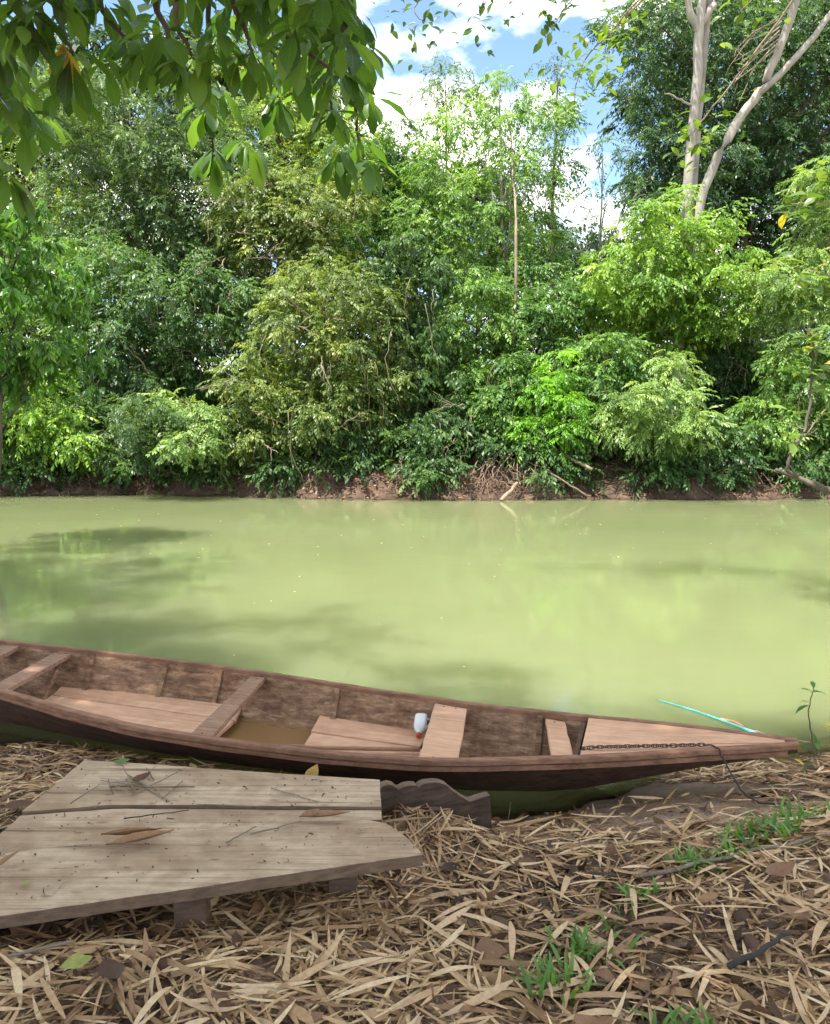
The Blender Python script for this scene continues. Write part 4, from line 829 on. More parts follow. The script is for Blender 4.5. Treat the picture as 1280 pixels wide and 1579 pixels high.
def far_flakes():
    rng = np.random.default_rng(17); n = 9000
    x = rng.uniform(-16, 16, n); y = np.interp(x, FSX, FSY) + rng.uniform(-.1, 1.8, n); z = gz(x, y) + .012
    k = z > .01; x, y, z = x[k], y[k], z[k]; n = len(x)
    co, q = strip_batch(np.stack([x, y, z], -1), rng.uniform(0, 6.28, n), rng.uniform(.05, .16, n), rng.uniform(.015, .05, n), rng.normal(0, .35, n), rng.normal(0, .5, n), rng.normal(0, .6, n))
    v = co.shape[1]
    me = mesh_np('bank_leaf_litter', co.reshape(-1, 3), (q[None] + (np.arange(n) * v)[:, None, None]).reshape(-1, 4), tint=np.repeat(np.clip(rng.normal(.25, .16, n), 0, 1), v))
    tag(link('bank_leaf_litter', me, M_LIT), 'brown fallen leaves on the slope of the far bank', 'leaf litter', None, 'stuff')

# fine twigs and fallen leaves lying on the far bank
rr = random.Random(12); mb = MB()
for i in range(900):
    x = rr.uniform(-13, 13); fs = float(np.interp(x, FSX, FSY)); y = fs + rr.uniform(.02, 1.3)
    az = rr.uniform(0, 6.28); ln = rr.uniform(.08, .45)
    p = [Vector((x + math.cos(az) * ln * t, y + math.sin(az) * ln * t * .6, 0)) for t in (-.5, 0, .5)]
    for q in p: q.z = float(gz(q.x, q.y)) + .02
    mb.tube(p, [.006, rr.uniform(.006, .014), .004], 4, False)
tag(mb.build('bank_debris', M_ROOT), 'fine dead twigs strewn along the foot of the far bank', 'debris', None, 'stuff')

# ------------------------------------------------------------------ boat
def wood_mat(name, stops, grain=(1.2, 22, 22), rough=.75, scale=1.0, dirt=.5, dirt_col=(.25, .22, .2), bump=.35, spots=0.0, cracks=0.0):
    m, N, L, out = new_mat(name)
    tc = N.new('ShaderNodeTexCoord'); C = tc.outputs['Object']
    g = noise(N, L, C, 2.2 * scale, 10, .72, grain, .4)
    r = ramp(N, stops); L.new(g.outputs['Fac'], r.inputs['Fac'])
    b = noise(N, L, C, 9.0, 8, .72, (1, 1.6, 1.6))
    col = mixcol(N, L, dirt, r.outputs['Color'], ramp_of(N, L, b.outputs['Fac'], [(.32, dirt_col), (.62, (1.08, 1.06, 1.04))]), 'MULTIPLY')
    if spots > 0:
        v = N.new('ShaderNodeTexVoronoi'); v.inputs['Scale'].default_value = 16
        mp = N.new('ShaderNodeMapping'); mp.inputs['Scale'].default_value = (.35, 1, 1); L.new(C, mp.inputs['Vector']); L.new(mp.outputs['Vector'], v.inputs['Vector'])
        col = mixcol(N, L, spots, col, ramp_of(N, L, v.outputs['Distance'], [(.06, (.35, .3, .28)), (.16, (1, 1, 1))]), 'MULTIPLY')
    if cracks > 0:
        cn = noise(N, L, C, 1.0, 6, .7, (.8, 34, 34), .25)
        col = mixcol(N, L, cracks, col, ramp_of(N, L, cn.outputs['Fac'], [(.33, (.16, .12, .10)), (.40, (.75, .70, .66)), (.48, (1, 1, 1))]), 'MULTIPLY')
        sn = noise(N, L, C, 2.4, 5, .6)
        col = mixcol(N, L, cracks, col, ramp_of(N, L, sn.outputs['Fac'], [(.36, (.62, .53, .45)), (.58, (1.05, 1.04, 1.02))]), 'MULTIPLY')
    p = N.new('ShaderNodeBsdfPrincipled'); p.inputs['Roughness'].default_value = rough
    p.inputs['Specular IOR Level'].default_value = .35
    L.new(col, p.inputs['Base Color'])
    bp = N.new('ShaderNodeBump'); bp.inputs['Strength'].default_value = bump; bp.inputs['Distance'].default_value = .006
    L.new(g.outputs['Fac'], bp.inputs['Height']); L.new(bp.outputs['Normal'], p.inputs['Normal'])
    L.new(p.outputs[0], out.inputs['Surface'])
    return m

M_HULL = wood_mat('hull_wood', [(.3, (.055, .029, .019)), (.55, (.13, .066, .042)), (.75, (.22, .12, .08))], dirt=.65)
M_INNER = wood_mat('hull_inner_wood', [(.28, (.14, .076, .043)), (.5, (.36, .22, .132)), (.68, (.60, .42, .275))], grain=(3.0, 13, 13), dirt=.85, cracks=.55, dirt_col=(.28, .22, .19))
M_RAIL = wood_mat('rail_wood', cracks=.4, stops= [(.3, (.19, .090, .052)), (.6, (.36, .195, .12)), (.8, (.52, .33, .215))], dirt=.5)
M_SEAT = wood_mat('seat_wood', cracks=.5, stops= [(.3, (.24, .13, .08)), (.6, (.39, .24, .155)), (.8, (.50, .335, .225))], dirt=.35)
M_BOARD = wood_mat('floorboard_wood', cracks=.35, stops= [(.3, (.52, .295, .18)), (.55, (.68, .41, .26)), (.8, (.76, .50, .33))], grain=(1.0, 12, 12), dirt=.3, dirt_col=(.6, .52, .46), bump=.2, rough=.7)

M_NAIL = bark_mat('rusty_nail', (.03, .018, .012), (.09, .05, .03), 30)
boat = empty('wooden_boat', BOAT_LOC, BOAT_RZ)
tag(boat, 'long narrow reddish-brown wooden river boat moored along the near bank', 'boat')

def section(s, inset=0.0):
    """closed outline of the hull at station s, near gunwale -> keel -> far gunwale"""
    yn, yf, zg, zk = st(NEAR, s) + inset, st(FAR_, s) - inset, st(GUN, s), st(KEEL, s) + inset
    if yn > yf:
        yn = yf = (yn + yf) / 2
    h = zg - zk
    P = []
    for t, w in ((1.0, 1.0), (.72, .86), (.70, .845), (.36, .58), (.34, .565), (.06, .34), (0.0, .28)):
        P.append((yn * w, zk + h * t))
    for t, w in ((0.0, .52), (.06, .58), (.34, .745), (.36, .76), (.70, .915), (.72, .93), (1.0, 1.0)):
        P.append((yf * w, zk + h * t))
    return P

def loft(stations, inset, flip):
    vs, fs = [], []
    for s in stations:
        for (y, z) in section(s, inset):
            vs.append((-s, y, z))
    n = 14
    for i in range(len(stations) - 1):
        for k in range(n - 1):
            f = (i * n + k, i * n + k + 1, (i + 1) * n + k + 1, (i + 1) * n + k)
            fs.append(f[::-1] if flip else f)
    return vs, fs

STN = [0, .05, .12] + list(np.linspace(.2, 7.2, 57))
mb = MB(); vs, fs = loft(STN, 0.0, False); mb.add(vs, fs)
mb.add([(0, y, z) for (y, z) in section(0)], [tuple(range(14))])
mb.add([(-7.2, y, z) for (y, z) in section(7.2)], [tuple(range(14))[::-1]])
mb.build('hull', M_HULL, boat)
STI = list(np.linspace(.55, 7.05, 53))
mb = MB(); vs, fs = loft(STI, .022, True); mb.add(vs, fs); mb.build('hull_lining', M_INNER, boat)

def rail(name, tab, side, out, w, zt, hgt, mat, s0=0.0, s1=7.2):
    """a strip running along the hull: out = offset outwards, w = width, zt = top above gunwale"""
    sts = [s for s in STN if s0 <= s <= s1]
    vs, fs = [], []
    rr = random.Random(len(name) + int(side))
    for s in sts:
        y = st(tab, s) + side * out; zg = st(GUN, s) + zt + rr.uniform(-.0015, .0015)
        a_, b_ = y, y - side * w
        if (side < 0 and b_ > .004) or (side > 0 and b_ < -.004):
            b_ = 0.0
        bv = .006
        for (yy, zz) in ((a_, zg - bv), (a_ - side * bv, zg), (b_ + side * bv, zg), (b_, zg - bv), (b_, zg - hgt), (a_, zg - hgt)):
            vs.append((-s, yy, zz))
    n = 6
    for i in range(len(sts) - 1):
        for k in range(n):
            f = (i * n + k, i * n + (k + 1) % n, (i + 1) * n + (k + 1) % n, (i + 1) * n + k)
            fs.append(f if side < 0 else f[::-1])
    fs.append(tuple(range(n))[::-1] if side < 0 else tuple(range(n)))
    e = (len(sts) - 1) * n
    fs.append(tuple(e + k for k in range(n)) if side < 0 else tuple(e + k for k in range(n))[::-1])
    m2 = MB(); m2.add(vs, fs)
    return m2.build(name, mat, boat)
rail('gunwale', NEAR, -1, .020, .046, .012, .030, M_RAIL)
rail('gunwale', FAR_, 1, .012, .040, .012, .045, M_RAIL)
rail('rub_strake', NEAR, -1, .006, .030, -.030, .026, M_RAIL, .05)
rail('rub_strake', FAR_, 1, .012, .024, -.050, .036, M_RAIL, .05)

def slab(name, quad, z0, z1, mat, parent=None, jit=.003, seed=0, bevel=.004, sub=6, tilt=None):
    """a plank: 4+ outline corners (anticlockwise), edges slightly uneven"""
    rr = random.Random(seed)
    out = []
    n = len(quad)
    for i in range(n):
        a_, b_ = Vector(quad[i]), Vector(quad[(i + 1) % n])
        e = (b_ - a_).normalized(); nr = Vector((e.y, -e.x))
        m = max(1, int((b_ - a_).length / .06)) if sub else 1
        for k in range(m):
            p = a_.lerp(b_, k / m)
            if k: p = p + nr * rr.uniform(-jit, jit)
            out.append((p.x, p.y))
    c = Vector((sum(p[0] for p in out) / len(out), sum(p[1] for p in out) / len(out)))
    mb = MB(); mb.prism([(p[0] - c.x, p[1] - c.y) for p in out], z0 - z1, 0, bevel)
    o = mb.build(name, mat, parent); o.location = (c.x, c.y, z1)
    if tilt: o.rotation_euler = tilt
    return o

# thwarts (seats) across the boat
slab('thwart', [(-5.36, -.335), (-5.22, -.335), (-5.40, .40), (-5.56, .40)], .315, .345, M_SEAT, boat, seed=1)
slab('thwart', [(-4.93, -.385), (-4.79, -.385), (-4.95, .46), (-5.10, .46)], .285, .315, M_SEAT, boat, seed=2)
slab('thwart', [(-3.28, -.575), (-3.14, -.575), (-3.34, .47), (-3.45, .47)], .245, .275, M_SEAT, boat, seed=3)
slab('thwart', [(-1.93, -.475), (-1.72, -.430), (-1.85, .335), (-2.07, .372)], .235, .262, M_BOARD, boat, seed=4)
slab('thwart', [(-1.235, -.30), (-1.115, -.285), (-1.23, .275), (-1.35, .295)], .245, .272, M_BOARD, boat, seed=5)
BT = [o for o in boat.children if o.name.startswith('thwart')]
# floorboards
slab('floorboard', [(-4.93, .20), (-3.40, .155), (-3.48, .375), (-4.99, .375)], .055, .080, M_BOARD, boat, seed=6, tilt=(.06, 0, 0))
slab('floorboard', [(-4.88, -.13), (-3.37, -.18), (-3.41, .145), (-4.93, .19)], .050, .074, M_BOARD, boat, seed=7)
slab('floorboard', [(-2.83, .115), (-2.02, .095), (-2.02, .31), (-2.88, .375)], .060, .086, M_BOARD, boat, seed=8, tilt=(.03, 0, 0))
slab('floorboard', [(-2.78, -.12), (-2.00, -.13), (-2.02, .085), (-2.82, .105)], .055, .078, M_BOARD, boat, seed=9)
slab('floorboard', [(-2.70, -.31), (-1.95, -.265), (-1.98, -.14), (-2.76, -.13)], .050, .074, M_BOARD, boat, seed=10)
# ribs standing against the sides
def rib(s, side, w=.035, lean=0.0, mat=None):
    sec = section(s, .022)
    P = sec[:7] if side < 0 else sec[7:][::-1]
    vs, fs = [], []
    t = .028
    for (y, z) in P:
        for dx in (-w / 2, w / 2):
            for dy in (.002, t):
                vs.append((-s + dx + lean * (z - P[-1][1]), y - side * dy, z - (.014 if z > .2 else 0)))
    n = len(P)
    for i in range(n - 1):
        a_, b_ = i * 4, (i + 1) * 4
        for (p, q) in ((0, 1), (1, 3), (3, 2), (2, 0)):
            fs.append((a_ + p, a_ + q, b_ + q, b_ + p))
    fs.append((0, 1, 3, 2)); fs.append(((n - 1) * 4, (n - 1) * 4 + 2, (n - 1) * 4 + 3, (n - 1) * 4 + 1))
    m2 = MB(); m2.add(vs, fs); m2.build('rib', mat or M_INNER, boat)
for s in (1.38, 2.77, 3.70, 4.15, 4.76, 5.9): rib(s, 1)
for s in (1.38, 2.77, 3.70, 4.15, 4.76, 5.9): rib(s, -1)
wtube('knee', [(-4.99, .37, .27), (-4.93, .22, .20), (-4.93, .08, .03)], (.022, .018), M_INNER, boat, 3, .004, 6)
# stringer along the inner far chine
p = [(-s, float(st(FAR_, s)) * .60 - .02, .0 + max(0, float(st(KEEL, s)) + .08)) for s in np.linspace(1.2, 5.4, 24)]
mb = MB(); mb.tube(p, .018, 4); mb.build('stringer', M_INNER, boat)
def nails(board, spots, z):
    for (x_, y_) in spots:
        mb = MB(); mb.tube([(0, 0, -.003), (0, 0, .002)], .0055, 7)
        n_ = mb.build('nail_head', M_NAIL, board); n_.location = Vector((x_, y_, z)) - board.location
# bow deck of two boards, laid inside the rails
sts = [.06, .2, .42, .74, 1.09]
def deck(name, e0, e1, seed, zl=.004):
    vs, fs = [], []
    for s in sts:
        yn, yf, zg = float(st(NEAR, s)) + .018, float(st(FAR_, s)) - .016, float(st(GUN, s))
        f0, f1 = e0(s), e1(s)
        for f in (f0, f1):
            y = yn + (yf - yn) * f
            vs.append((-s, y, zg + zl)); vs.append((-s, y, zg - .02))
    for i in range(len(sts) - 1):
        a_, b_ = i * 4, (i + 1) * 4
        fs += [(a_, a_ + 2, b_ + 2, b_), (a_ + 1, b_ + 1, b_ + 3, a_ + 3), (a_, b_, b_ + 1, a_ + 1), (a_ + 2, a_ + 3, b_ + 3, b_ + 2)]
    fs += [(0, 1, 3, 2), (len(vs) - 4, len(vs) - 2, len(vs) - 1, len(vs) - 3)]
    m2 = MB(); m2.add(vs, fs); return m2.build(name, M_BOARD, boat)
deck('bow_deck_board', lambda s: .23, lambda s: 1.0, 1)
deck('bow_deck_board', lambda s: 0.0, lambda s: .212, 2, .001)
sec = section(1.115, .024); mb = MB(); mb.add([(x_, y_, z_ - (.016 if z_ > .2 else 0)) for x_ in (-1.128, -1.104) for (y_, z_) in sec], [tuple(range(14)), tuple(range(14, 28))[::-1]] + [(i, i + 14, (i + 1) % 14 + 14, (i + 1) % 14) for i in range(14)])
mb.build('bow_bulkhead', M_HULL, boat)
# muddy water lying in the open bilge
def bilge_material():
    m, N, L, out = new_mat('bilge_water')
    p = N.new('ShaderNodeBsdfPrincipled'); p.inputs['Base Color'].default_value = (.27, .155, .065, 1)
    p.inputs['Roughness'].default_value = .06; p.inputs['IOR'].default_value = 1.33
    tc = N.new('ShaderNodeTexCoord'); n = noise(N, L, tc.outputs['Object'], 9, 3)
    b = N.new('ShaderNodeBump'); b.inputs['Strength'].default_value = .12; b.inputs['Distance'].default_value = .02
    L.new(n.outputs['Fac'], b.inputs['Height']); L.new(b.outputs['Normal'], p.inputs['Normal'])
    L.new(p.outputs[0], out.inputs['Surface']); return m
bp_ = [(-s, float(st(NEAR, s)) * .48) for s in (6.2, 5.6, 4.9, 4.2, 3.6, 3.1, 2.6, 2.1, 1.8)] + [(-s, float(st(FAR_, s)) * .66) for s in (1.8, 2.1, 2.6, 3.1, 3.6, 4.2, 4.9, 5.6, 6.2)]
mb = MB(); mb.add([(x, y, .014) for x, y in bp_], [tuple(range(len(bp_)))]); mb.build('bilge_water', bilge_material(), boat)

for th, sp in zip(BT[3:], ([(-2.0, .33), (-1.92, .32), (-1.86, -.42), (-1.78, -.41)], [(-1.29, .25), (-1.18, -.25)])):
    nails(th, sp, th.location.z)
for th, sp in zip(BT[1:3], ([(-4.99, .42), (-4.86, -.35)], [(-3.38, .43), (-3.22, -.53)])):
    nails(th, sp, th.location.z)
def bw(x, y, z):
    """boat-local to world"""
    return Vector((BOAT_LOC.x + x * CB - y * SB, BOAT_LOC.y + x * SB + y * CB, z))

def plain(name, col, rough=.5, metal=0.0, var=.25, scale=12):
    m, N, L, out = new_mat(name)
    tc = N.new('ShaderNodeTexCoord'); n = noise(N, L, tc.outputs['Object'], scale, 5, .6)
    c = ramp_of(N, L, n.outputs['Fac'], [(.3, tuple(v * (1 - var) for v in col)), (.7, tuple(min(1, v * (1 + var * .5)) for v in col))])
    p = N.new('ShaderNodeBsdfPrincipled'); L.new(c, p.inputs['Base Color'])
    p.inputs['Roughness'].default_value = rough; p.inputs['Metallic'].default_value = metal
    L.new(p.outputs[0], out.inputs['Surface']); return m
M_IRON = plain('rusty_iron', (.07, .05, .04), .6, .5)
M_WHITE = plain('white_plastic', (.78, .78, .77), .38, 0, .06)
M_CAP = plain('red_cap', (.48, .09, .035), .4, 0, .1)
M_TEAL = plain('teal_rope', (.10, .46, .40), .55, 0, .3, 30)
M_ROPE = plain('dark_rope', (.05, .042, .036), .9)
M_ORANGE = plain('faded_orange_rope', (.50, .22, .12), .8)
M_BLACK = plain('black_rubber', (.02, .02, .02), .5)

# chain on the bow deck
chain = empty('mooring_chain', bw(-1.08, -.19, .33)); tag(chain, 'rusty iron chain laid along the bow deck of the boat', 'chain')
link_me = None
cp = [bw(-1.075, -.205, .322), bw(-.978, -.196, .336), bw(-.795, -.160, .349), bw(-.613, -.122, .360), bw(-.466, -.092, .371)]
cpts = bend(cp, 12, 0.0)
L_ = [0]
for i in range(1, len(cpts)): L_.append(L_[-1] + (cpts[i] - cpts[i - 1]).length)
nl = int(L_[-1] / .0235)
def link_mesh():
    mb = MB(); pts = []
    for k in range(17):
        t = 2 * math.pi * k / 16
        pts.append((.0105 * (1 if math.cos(t) > 0 else -1) * (abs(math.cos(t)) > .02) + .0085 * math.cos(t), .0095 * math.sin(t), 0))
    mb.tube(pts, .0025, 5, False)
    me = bpy.data.meshes.new('link'); me.from_pydata(mb.v, [], mb.f); me.update(); me.materials.append(M_IRON)
    me.polygons.foreach_set('use_smooth', np.ones(len(me.polygons), dtype=bool)); return me
link_me = link_mesh()
for i in range(nl):
    d = L_[-1] * (i + .5) / nl
    j = max(k for k in range(len(L_)) if L_[k] <= d)
    j = min(j, len(cpts) - 2)
    q = cpts[j].lerp(cpts[j + 1], (d - L_[j]) / max(1e-6, L_[j + 1] - L_[j]))
    dr = (cpts[j + 1] - cpts[j]).normalized()
    o = link('link', link_me, None, chain)
    z = Vector((0, 0, 1)); yv = z.cross(dr).normalized(); zv = dr.cross(yv)
    m = Matrix((dr, yv, zv)).transposed().to_4x4() @ Matrix.Rotation(R(35 if i % 2 else -50) + random.uniform(-.2, .2), 4, 'X')
    m.translation = q - chain.location + Vector((0, 0, .004))
    o.matrix_local = m
mb = MB(); mb.tube([bw(-1.10, -.20, .275) - chain.location, bw(-1.092, -.205, .30) - chain.location, bw(-1.075, -.205, .325) - chain.location], [.014, .012, .008], 8)
mb.build('bolt', M_IRON, chain, True)
# dark mooring line from the chain's end over the rail to the bank
g = lambda x, y, dz=.012: Vector((x, y, float(gz(x, y)) + dz))
p = bend([bw(-.47, -.09, .374), bw(-.40, -.135, .384), bw(-.375, -.155, .34), g(1.66, 3.76, .05), g(1.80, 3.72), g(1.95, 3.80), g(2.12, 3.76), g(2.30, 3.86), g(2.5, 3.80)], 5, .003)
mb = MB(); mb.tube([q - p[0] for q in p], .0045, 6); o = mb.build('mooring_line', M_ROPE, None, True); o.location = p[0]
tag(o, 'dark mooring line running from the chain end over the bow to the bank', 'rope')

# white bottle lying against the thwart
bot = empty('plastic_bottle', bw(-2.13, .27, .086)); tag(bot, 'white plastic bottle with red cap lying on the boat floorboards', 'bottle')
prof = [(0, .040, .026), (.012, .046, .030), (.10, .046, .030), (.125, .040, .027), (.150, .022, .018), (.160, .014, .014), (.175, .014, .014)]
vs, fs = [], []
n = 16
for (l, a_, b_) in prof:
    for k in range(n):
        t = 2 * math.pi * k / n
        cx, sx = math.cos(t), math.sin(t)
        e = .55 if l < .14 else 1.0
        vs.append((a_ * math.copysign(abs(cx) ** e, cx), b_ * math.copysign(abs(sx) ** e, sx), l))
for i in range(len(prof) - 1):
    for k in range(n):
        fs.append((i * n + k, i * n + (k + 1) % n, (i + 1) * n + (k + 1) % n, (i + 1) * n + k))
fs.append(tuple(range(n))[::-1]); fs.append(tuple((len(prof) - 1) * n + k for k in range(n)))
rotm = Matrix.Rotation(R(-8), 4, 'Z') @ Matrix.Rotation(R(118), 4, 'X')
def place_b(o):
    o.matrix_local = Matrix.Translation((.0, .065, .098)) @ rotm @ Matrix.Scale(.88, 4)
mb = MB(); mb.add(vs, fs); place_b(mb.build('body', M_WHITE, bot, True))
mb = MB(); mb.tube([(0, 0, .166), (0, 0, .170), (0, 0, .192), (0, 0, .195)], [.017, .019, .019, .015], 14); place_b(mb.build('cap', M_CAP, bot, True))
mb = MB(); mb.tube([(.034, .0, .020), (.062, 0, .035), (.066, 0, .085), (.040, 0, .115)], .009, 8); place_b(mb.build('handle', M_WHITE, bot, True))

# pole lying along the near side of the floor
pole = empty('wooden_pole', bw(-2.76, -.10, .095)); tag(pole, 'slim worn wooden pole lying on the floorboards inside the boat', 'pole')
p = bend([bw(-2.95, -.20, .10), bw(-2.45, -.10, .103), bw(-2.06, -.005, .106)], 5, .002)
mb = MB(); mb.tube([q - pole.location for q in p], lerp_r(len(p), .011, .014), 8); mb.build('shaft', M_SEAT, pole, True)
mb = MB(); q = bw(-2.05, .0, .106) - pole.location; mb.tube([q, q + Vector((.02, .02, .03)), q + Vector((.035, .035, .06))], [.016, .018, .012], 8); mb.build('grip', M_BLACK, pole, True)

# teal line floating behind the bow, and a bit of faded rope
p = bend([(1.80, 5.66, .012), (1.98, 5.45, .014), (2.14, 5.22, .014), (2.27, 5.00, .014), (2.34, 4.84, .014)], 6, .001)
mb = MB(); mb.tube([q - p[0] for q in p], lerp_r(len(p), .006, .014), 8); o = mb.build('floating_hose', M_TEAL, None, True); o.location = p[0]
tag(o, 'curved teal green hose lying on the water behind the bow', 'hose')
p = bend([(2.12, 5.28, .012), (2.19, 5.20, .02), (2.22, 5.14, .012)], 5, .002)
mb = MB(); mb.tube([q - p[0] for q in p], .011, 7); o = mb.build('floating_bark', M_ORANGE, None, True); o.location = p[0]
tag(o, 'small orange-brown curl of bark floating beside the teal hose', 'bark')
p = bend([(2.22, 5.14, .01), (2.32, 5.02, .012), (2.40, 4.94, .02), (2.5, 4.8, .05)], 5, .004)
mb = MB(); mb.tube([q - p[0] for q in p], .005, 6); o = mb.build('thin_twig', M_TWIG, None, True); o.location = p[0]
tag(o, 'thin twig trailing from the floating bark to the bank by the sapling', 'twig')

# ------------------------------------------------------------------ landing platform of old planks
M_PLANK = wood_mat('weathered_plank', [(.25, (.22, .145, .088)), (.40, (.47, .35, .235)), (.58, (.57, .44, .305)), (.78, (.65, .52, .375))], grain=(.7, 17, 17), dirt=.45, dirt_col=(.5, .43, .37), spots=.6, rough=.85, bump=.7, cracks=.8)
M_OLD = wood_mat('old_board', [(.3, (.050, .032, .022)), (.6, (.12, .082, .056)), (.8, (.22, .16, .115))], grain=(3, 25, 25), dirt=.7)
plat = empty('landing_platform', (-.8, 2.95, .3)); tag(plat, 'low landing platform of weathered grey planks on the near bank', 'platform')
ZP = .5
PO = plat.location
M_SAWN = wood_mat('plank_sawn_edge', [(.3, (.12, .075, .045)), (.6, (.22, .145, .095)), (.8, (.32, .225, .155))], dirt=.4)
def plank(name, quad, z0, z1, mat, seed, **k):
    q = [(a_ - PO.x, b_ - PO.y) for a_, b_ in quad]
    o = slab(name, q, z0 - PO.z, z1 - PO.z, mat, plat, seed=seed, **k)
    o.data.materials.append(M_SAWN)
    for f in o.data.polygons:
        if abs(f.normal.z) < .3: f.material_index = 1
    return o
plank('plank', [(-2.05, 2.20), (-1.341, 2.381), (-.62, 2.572), (.029, 2.744), (-.03, 2.86), (-.111, 2.965), (-.208, 3.0), (-.698, 2.942), (-.93, 2.887), (-1.535, 2.745), (-1.95, 2.66)], ZP - .048, ZP, M_PLANK, 21, jit=.002)
plank('plank', [(-1.625, 2.738), (-1.535, 2.757), (-.93, 2.899), (-.698, 2.953), (-.40, 2.992), (-.134, 3.014), (-.138, 3.088), (-.55, 3.090), (-1.0, 3.100), (-1.25, 3.100), (-1.605, 3.044)], ZP - .058, ZP - .010, M_PLANK, 22, jit=.002)
plank('plank', [(-1.603, 3.057), (-1.25, 3.114), (-1.0, 3.112), (-.55, 3.102), (-.139, 3.098), (-.155, 3.336), (-.6, 3.398), (-1.1, 3.475), (-1.55, 3.545)], ZP - .046, ZP + .003, M_PLANK, 23, jit=.003)
for i, (x, y) in enumerate([(-.80, 2.66), (-1.45, 2.62), (-.28, 2.93), (-1.35, 3.35), (-.35, 3.22)]):
    zg = float(gz(x, y)) - .06
    plank('support_block', [(x - .055, y - .045), (x + .055, y - .035), (x + .05, y + .05), (x - .06, y + .045)], zg, ZP - .056, M_OLD, 30 + i, sub=0)

# notched board standing on edge beside the platform
Pb0 = Vector((-.25, 3.44, 0)); db = Vector((.945, .327, 0)).normalized()
outl = [(-.12, .10), (.66, .06), (.640, .303), (.600, .299), (.536, .290), (.50, .315), (.451, .356), (.415, .392), (.385, .407), (.355, .415), (.303, .417), (.285, .410), (.274, .401), (.265, .413), (.235, .419), (.207, .418), (.190, .411), (.176, .407), (.165, .420), (.154, .431), (.128, .440), (.105, .436), (.09, .428), (.03, .425), (-.12, .42)]
mb = MB(); mb.prism([(a_, b_ - .02) for a_, b_ in outl], -.022, .022, .003)
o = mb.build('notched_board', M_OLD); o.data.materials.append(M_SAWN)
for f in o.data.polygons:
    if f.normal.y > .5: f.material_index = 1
tag(o, 'dark old board with wavy broken top set on edge beside the platform', 'board')
nv = Vector((db.y, -db.x, 0))
m = Matrix((db, Vector((0, 0, 1)), nv)).transposed().to_4x4(); m.translation = Pb0
o.matrix_world = m

# ------------------------------------------------------------------ leaf litter on the near bank
def litter_mat(name, stops, src='tint'):
    m, N, L, out = new_mat(name)
    if src == 'tint':
        a = N.new('ShaderNodeAttribute'); a.attribute_name = 'tint'; f = a.outputs['Fac']
    else:
        a = N.new('ShaderNodeObjectInfo'); f = a.outputs['Random']
    r = ramp(N, stops); L.new(f, r.inputs['Fac'])
    g = N.new('ShaderNodeNewGeometry')
    n = noise(N, L, g.outputs['Position'], 55, 4, .6)
    c = mixcol(N, L, .5, r.outputs['Color'], ramp_of(N, L, n.outputs['Fac'], [(.3, (.6, .52, .45)), (.65, (1.12, 1.1, 1.06))]), 'MULTIPLY')
    p = N.new('ShaderNodeBsdfPrincipled'); L.new(c, p.inputs['Base Color']); p.inputs['Roughness'].default_value = .62
    p.inputs['Specular IOR Level'].default_value = .35
    L.new(p.outputs[0], out.inputs['Surface']); return m
LST = [(0.0, (.050, .026, .014)), (.25, (.18, .092, .044)), (.5, (.40, .245, .115)), (.75, (.60, .41, .215)), (1.0, (.74, .56, .33))]
M_LIT = litter_mat('dry_leaf_litter', LST)
M_LIT1 = litter_mat('dry_bamboo_leaf', [(0.0, (.28, .16, .08)), (.4, (.52, .345, .185)), (1.0, (.72, .54, .33))], 'obj')
M_BROWN = litter_mat('brown_broad_leaf', [(0.0, (.065, .032, .018)), (.5, (.15, .078, .042)), (1.0, (.30, .17, .09))], 'obj')

def strip_batch(pos, az, ln, wd, tilt, roll, curl, segs=4):
    """ribbon leaves, pointed at both ends; returns (n, verts, 3)"""
    n = len(pos)
    t = np.linspace(0, 1, segs + 1)
    prof = np.array([.25, .85, 1.0, .75, .06]) if segs == 4 else np.interp(t, [0, .2, .5, .8, 1], [.25, .85, 1, .7, .06])
    fw = np.stack([np.cos(az) * np.cos(tilt), np.sin(az) * np.cos(tilt), np.sin(tilt)], -1)
    sd0 = np.stack([-np.sin(az), np.cos(az), np.zeros(n)], -1)
    up0 = np.cross(fw, sd0)
    sd = sd0 * np.cos(roll)[:, None] + up0 * np.sin(roll)[:, None]
    up = np.cross(fw, sd)
    x = (t - .5)[None, :, None] * ln[:, None, None]
    z = (curl[:, None] * ((t - .5) ** 2 - .08)[None, :])[..., None] * ln[:, None, None]
    mid = pos[:, None, :] + fw[:, None, :] * x + up[:, None, :] * z
    hw = prof[None, :, None] * wd[:, None, None] * .5
    a_ = mid + sd[:, None, :] * hw + up[:, None, :] * hw * .35
    b_ = mid - sd[:, None, :] * hw + up[:, None, :] * hw * .35
    co = np.stack([a_, b_], 2).reshape(n, -1, 3)
    q = np.array([[2 * i, 2 * i + 1, 2 * i + 3, 2 * i + 2] for i in range(segs)])
    return co, q

def in_boat(x, y, m=.82):
    bx, by = to_boat(x, y); s = -bx
    return (s > -.05) & (s < 7.2) & (by > st(NEAR, s) * m) & (by < st(FAR_, s) * m)

def scatter(n, rng, x0, x1, y0, y1, dmin=.0):
    x = rng.uniform(x0, x1, n); y = rng.uniform(y0, y1, n)
    d = np.interp(x, SHX, SHY) - y
    # thin over the bare sandy patch by the bow, thick close to the camera
    bare = np.clip(1.25 * np.exp(-(((x - 1.3) / .85) ** 2 + ((y - 3.78) / .50) ** 2)) - .25 * vnoise(x, y, 6, 9), 0, 1)
    edge = np.clip(d / .28, 0, 1)
    keep = (d > dmin) & ~in_boat(x, y) & (rng.random(n) < (1 - .86 * bare) * (.25 + .75 * edge))
    return x[keep], y[keep], d[keep]

